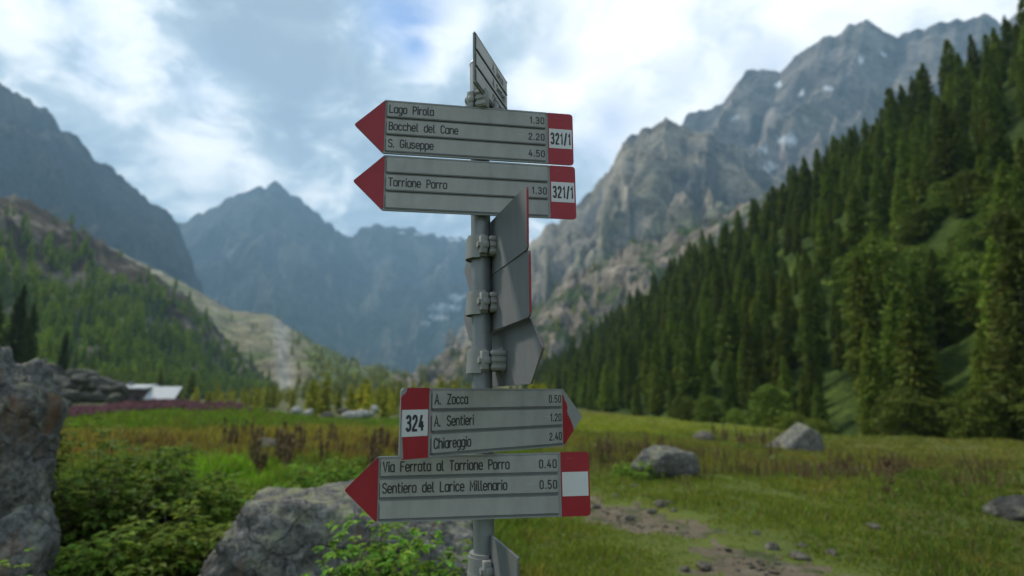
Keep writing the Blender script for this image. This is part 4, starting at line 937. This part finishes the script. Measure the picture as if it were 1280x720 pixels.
def plate(c, yaw, roll, lean, right=False, rows=(), number=None, panel=True, label=None, L=PL, arrow=True, tipcol=None, peeled=False, textcap=.0198, sq=1.0, lettersp=.165, wordsp=.62, txtx=.006):
    """one direction plate; local x along its length, z up, front face towards -y"""
    U = np.array([math.cos(yaw), math.sin(yaw), 0]); Nn = np.array([-math.sin(yaw), math.cos(yaw), 0]); Wv = np.array([0, 0, 1.]) + lean * Nn; Wv /= np.linalg.norm(Wv)
    U2 = math.cos(roll) * U + math.sin(roll) * Wv; W2 = -math.sin(roll) * U + math.cos(roll) * Wv; N2 = np.cross(W2, U2)
    m = Matrix.Identity(4)
    for i in range(3): m[i][0], m[i][1], m[i][2], m[i][3] = U2[i], N2[i], W2[i], c[i] - base0[i]
    e = -1 if right else 1                       # mirror: arrow to the right
    h = PH / 2
    fx = lambda ps: [(e * a, b) for a, b in ps]
    if arrow: outl = rounded([(-L / 2, 0), (-L / 2 + PA, h), (L / 2, h), (L / 2, -h), (-L / 2 + PA, -h)], [.006, .004, .010, .010, .004])
    else: outl = rounded([(-L / 2, h), (L / 2, h), (L / 2, -h), (-L / 2, -h)], [.004] * 4)
    mb = MB(); mb.prism(fx(outl), -.0018, .0018)
    bx0 = (-L / 2 + PA) if arrow else -L / 2; bx1 = L / 2 - .068 if panel else L / 2
    # folded rim along the top and bottom of the lettered field
    for s in (-1, 1): mb.box((min(e * bx0, e * bx1), -.0042, s * h - (.004 if s > 0 else 0)), (max(e * bx0, e * bx1), -.0017, s * h + (.004 if s < 0 else 0)))
    o = obj('sign_plate', mb.done('sign_plate', M_back if label and 'back' in label else M_alu, False), post, label=label); o.matrix_local = m
    if arrow:
        tri = [(-L / 2 - .0006, 0), (-L / 2 + PA + .002, h + .0006), (-L / 2 + PA + .002, -h - .0006)]
        mb = MB()
        if not peeled: mb.prism(fx(rounded(tri, [.006, .002, .002])), -.0026, -.0017)
        else:
            edge = [(-L / 2 + PA + .002, -h - .0006), (-L / 2 + PA + .002, h - .014)] + [(-L / 2 + PA - d_, z_) for d_, z_ in ((.002, h - .016), (.006, h - .028), (.0125, h - .036), (.015, h - .046), (.0135, h - .056), (.016, h - .064), (.021, h - .070), (.0265, h - .080), (.033, h - .0925), (.036, -.0335))]
            mb.prism(fx(edge[::-1]), -.0026, -.0017)
        obj('arrow_tip', mb.done('arrow_tip', M_red), o, label='red arrow tip with most of its film peeled to bare metal' if peeled else None)
    if panel:
        mb = MB(); pr = rounded([(bx1 + .002, h + .0006), (L / 2 + .0006, h + .0006), (L / 2 + .0006, -h - .0006), (bx1 + .002, -h - .0006)], [0, .010, .010, 0])
        if peeled: pr = [(bx1 + .002, h + .0006), (L / 2 - .014, h + .0006), (L / 2 - .0125, h - .007), (L / 2 - .008, h - .012), (L / 2 - .002, h - .016), (L / 2 + .0006, h - .02)] + rounded([(L / 2 + .0006, -h - .0006), (bx1 + .002, -h - .0006), (0, 0)], [.01, 0, 0])[:-1]
        pr = [(L / 2 + .0015 if a > L / 2 else a, b) for a, b in pr] if label and 'back' in label else pr
        mb.prism(fx(pr), -.0026, -.0017)
        if label and 'back' in label: mb.box((min(e * (L / 2 + .0003), e * (L / 2 + .0015)), -.0018, -h + .010), (max(e * (L / 2 + .0003), e * (L / 2 + .0015)), .0014, h - .010))
        obj('end_panel', mb.done('end_panel', M_red), o)
        mb = MB(); mb.prism(fx([(bx1 + .0045, .0265), (L / 2 - .003, .0265), (L / 2 - .003, -.0265), (bx1 + .0045, -.0265)]), -.0031, -.0025); obj('number_panel', mb.done('number_panel', M_white), o)
        if number: lettering('route_number', [(number, e * ((bx1 + L / 2) / 2 + .001), -.0145, .0285, .0043 if len(number) > 3 else .0052, .54 if len(number) > 3 else .66, .42 if len(number) > 3 else .36, .5, 'C')], M_black, o, .0031)
    if rows:
        xa, xb = (bx0 + .007, bx1 - .005); lo, hi = (xa, xb) if e > 0 else (-xb, -xa)
        txt = []
        for i, (t, d_) in enumerate(rows):
            zc = (1 - i) * .0452 + .0005
            mb = MB(); mb.box((lo, -.0046, zc - .0175), (hi, -.0019, zc + .0195), .0006); obj('name_strip', mb.done('name_strip', M_strip), o)
            mb = MB(); mb.box((lo + .002, -.0058, zc - .0212), (hi - .001, -.0017, zc - .0179)); mb.box((lo - .0016, -.0052, zc - .0212), (lo - .0004, -.0017, zc + .012)); obj('shade_rail', mb.done('shade_rail', M_rail_shade), o)  # rail bars, coloured dark as the shadow under and left of the strip
            if t: txt.append((t, lo + txtx, zc - .0085, textcap, .0029, sq, lettersp, wordsp, 'L'))
            if d_: txt.append((d_, hi - .004, zc - .0085, textcap * .84, .0027, sq * 1.08, lettersp + .13, .3, 'R'))
        for t_ in txt: lettering('lettering', [t_], M_black, o, .0046)
    return o
DZ = np.array([0, 0, EYE])
D2 = math.radians
plate(np.array([-.1137, 1.3405, .6407]) + DZ, D2(9.48), D2(.2), D2(.2), rows=[('Lago Pirola', '1.30'), ('Bocchel del Cane', '2.20'), ('S. Giuseppe', '4.50')], number='321/1', label='top arrow sign reading Lago Pirola, Bocchel del Cane, S. Giuseppe')
plate(np.array([-.1095, 1.3405, .496]) + DZ, D2(9.8), D2(.35), D2(.1), rows=[('', ''), ('Torrione Porro', '1.30'), ('', '')], number='321/1', label='second arrow sign reading Torrione Porro')
plate(np.array([-.0215, 1.341, -.0641]) + DZ, D2(40.09), D2(-.1), D2(.5), right=True, L=.5316, rows=[('A. Zocca', '0.50'), ('A. Sentieri', '1.20'), ('Chiareggio', '2.40')], number='324', peeled=True, label='right pointing arrow sign 324 with peeling film', wordsp=.75)
plate(np.array([-.0958, 1.3407, -.2115]) + DZ, D2(5.73), D2(.65), D2(-.1), rows=[('Via Ferrata al Torrione Porro', '0.40'), ('Sentiero del Larice Millenario', '0.50'), ('', '')], label='lowest front arrow sign reading Via Ferrata al Torrione Porro', textcap=.0205, sq=.93, wordsp=.6)
# the three plates seen from behind: their fronts face right, so local x runs away from the viewer
for c, yaw, right, lab in (((-.0545, 1.4048, .355), 180 - 71.6, True, 'grey back of the topmost edge-on arrow sign'), ((-.0522, 1.4023, .2143), 180 - 71.2, True, 'grey back of the middle edge-on arrow sign'), ((-.0245, 1.402, .0823), 180 - 71.5, False, 'grey back of the lowest edge-on arrow sign pointing at the viewer')):
    plate(np.array(c) + DZ, D2(yaw), D2(-.8), 0, right=not right if False else (right), label=lab, rows=[('', ''), ('', ''), ('', '')])
# plate at the very bottom, mostly below the view
pe = at(647, 697, 1.19); ud = np.array([math.cos(D2(-71.7)), math.sin(D2(-71.7)), 0])
plate(pe - ud * .125 - np.array([0, 0, .07]), D2(180 - 71.7), 0, 0, L=.25, arrow=False, panel=False, right=True, label='grey back of the bottom edge-on arrow sign', rows=[('', ''), ('', ''), ('', '')])
# short plate at the top, seen nearly edge-on
ud = np.array([math.cos(D2(71.2)), math.sin(D2(71.2)), 0]); tc = 1.07 * (np.array([-.0016, 1.4541, .7542]) - ud * .157) + DZ + (0, 0, .004)
plate(tc, D2(71.2), D2(-1.1), D2(1.27), L=.244, arrow=False, panel=False, rows=[('A. Zocca', ''), ('A. Sentieri', ''), ('Chiareggio', '')], txtx=.115, label='uppermost sign seen nearly edge-on')

def clamp(z, tozang, reach, label=None):
    """cast clamp: ring round the pole, two lugs with a bolt, jaw that grips the plate; local +x points at the plate"""
    mb = MB()
    arc = lambda r_, a0, a1, n_=20: [(r_ * math.cos(a), r_ * math.sin(a)) for a in np.linspace(R(a0), R(a1), n_)]
    mb.prism_z(arc(.037, 82, 278) + arc(.0250, 278, 82), -.026, .022)          # half shell round the pole
    mb.prism_z(arc(.034, 90, 270) + arc(.0252, 270, 90), .0215, .029)
    mb.prism_z(arc(.0385, 110, 250) + arc(.036, 250, 110), -.030, -.012)
    for s in (-1, 1):
        mb.box((-.016, min(s * .024, s * .050), -.022), (.003, max(s * .024, s * .050), .022), .003)      # lug of the half shell
        mb.box((-.011, min(s * .024, s * .053), -.009), (.006, max(s * .024, s * .053), .009), .004)
        mb.cyl((-.0215, s * .040, 0), (-.0155, s * .040, 0), .0085, n=6)
        mb.cyl((-.020, s * .040, 0), (reach - .004, s * .040, 0), .004, n=12)
        mb.box((.009, min(s * .022, s * .048), -.024), (reach - .0025, max(s * .022, s * .048), .024), .003)   # jaw on the plate
        for zz in (-.021, -.005, .011): mb.box((.0075, min(s * .02, s * .051), zz), (reach - .0045, max(s * .02, s * .051), zz + .010), .003)
    o = obj('clamp', mb.done('clamp', M_cast, True), post, label=label)
    p = pole_at(z); o.location = p - base0; o.rotation_euler = (0, 0, tozang); return o
for z, a, rch in ((.6407, -81, .040), (.496, -81, .040), (-.064, -50, .046), (-.2115, -84, .040)): clamp(z + EYE, R(a), rch)
for z, rch in ((.352, .030), (.212, .030), (.072, .050)): clamp(z + EYE, R(20), rch)
clamp(pe[2] - .07, R(20), .04, 'bright clamp at the bottom of the view')
clamp(.735 + EYE, R(-19), .04)

# ------------------------------------------------------------------ mountain air
m = bpy.data.materials.new('mountain_air'); m.use_nodes = True; nt = m.node_tree; nt.nodes.clear()
pv = N(nt, 'ShaderNodeVolumePrincipled'); pv.inputs['Color'].default_value = (.43, .70, .95, 1); pv.inputs['Density'].default_value = 1.5e-4; pv.inputs['Anisotropy'].default_value = .1
o_ = N(nt, 'ShaderNodeOutputMaterial'); nt.links.new(pv.outputs[0], o_.inputs['Volume'])
mb = MB(); mb.box((-3400, -1200, -420), (3400, 5600, 1750)); hz = obj('haze', mb.done('haze', m), kind='stuff')

# ------------------------------------------------------------------ names of the setting and of the masses
for o in [o for o in COL.objects if not o.parent and o.type == 'MESH' and 'label' not in o]:
    L_ = {'meadow_ground': ('grassy meadow floor running back to the valley', 'ground'), 'dirt_path': ('bare brown footpath worn through the grass right of the signpost', 'path'),
          'far_mountain': ('blue hazy pointed peak closing the head of the valley', 'mountain'), 'left_mountain': ('dark steep mountain side on the left', 'mountain'),
          'right_mountain': ('high grey ridge with snow patches on the right', 'mountain'), 'right_spur': ('craggy grey brown spur in front of the high right ridge', 'mountain'),
          'rocky_shoulder': ('low tan rocky shoulder behind the right wood', 'hill'), 'moraine': ('pale tan moraine bank with young trees across the valley', 'hill'),
          'left_hillside': ('wooded hillside on the left with a brown top', 'hill'), 'right_hillside': ('steep grassy hillside under the right wood', 'hill'),
          'larch_wood': ('distant larch wood on the slope' , 'wood'), 'young_larch_wood': ('light green young larches over the moraine and valley floor', 'wood'),
          'path_gravel': ('small gravel lying on the footpath', 'gravel'), 'grass': ('short green and straw coloured meadow grass', 'grass'), 'fireweed_stems': ('green stems of the pink fireweed along the meadow crest', 'flowers'),
          'fireweed_flowers': ('dusty pink fireweed blossom along the meadow crest on the left', 'flowers'), 'seeding_grass': ('rusty seeding grass in bands across the meadow', 'grass'), 'haze': ('thin blue mountain haze', 'haze')}.get(o.name.split('.')[0])
    if o.name == 'larch_wood': L_ = ('far larches filling the upper part of the right slope', 'wood')
    elif o.name.startswith('larch_wood'): L_ = ('small larches covering the left hillside', 'wood')
    if L_: o['label'], o['category'] = L_
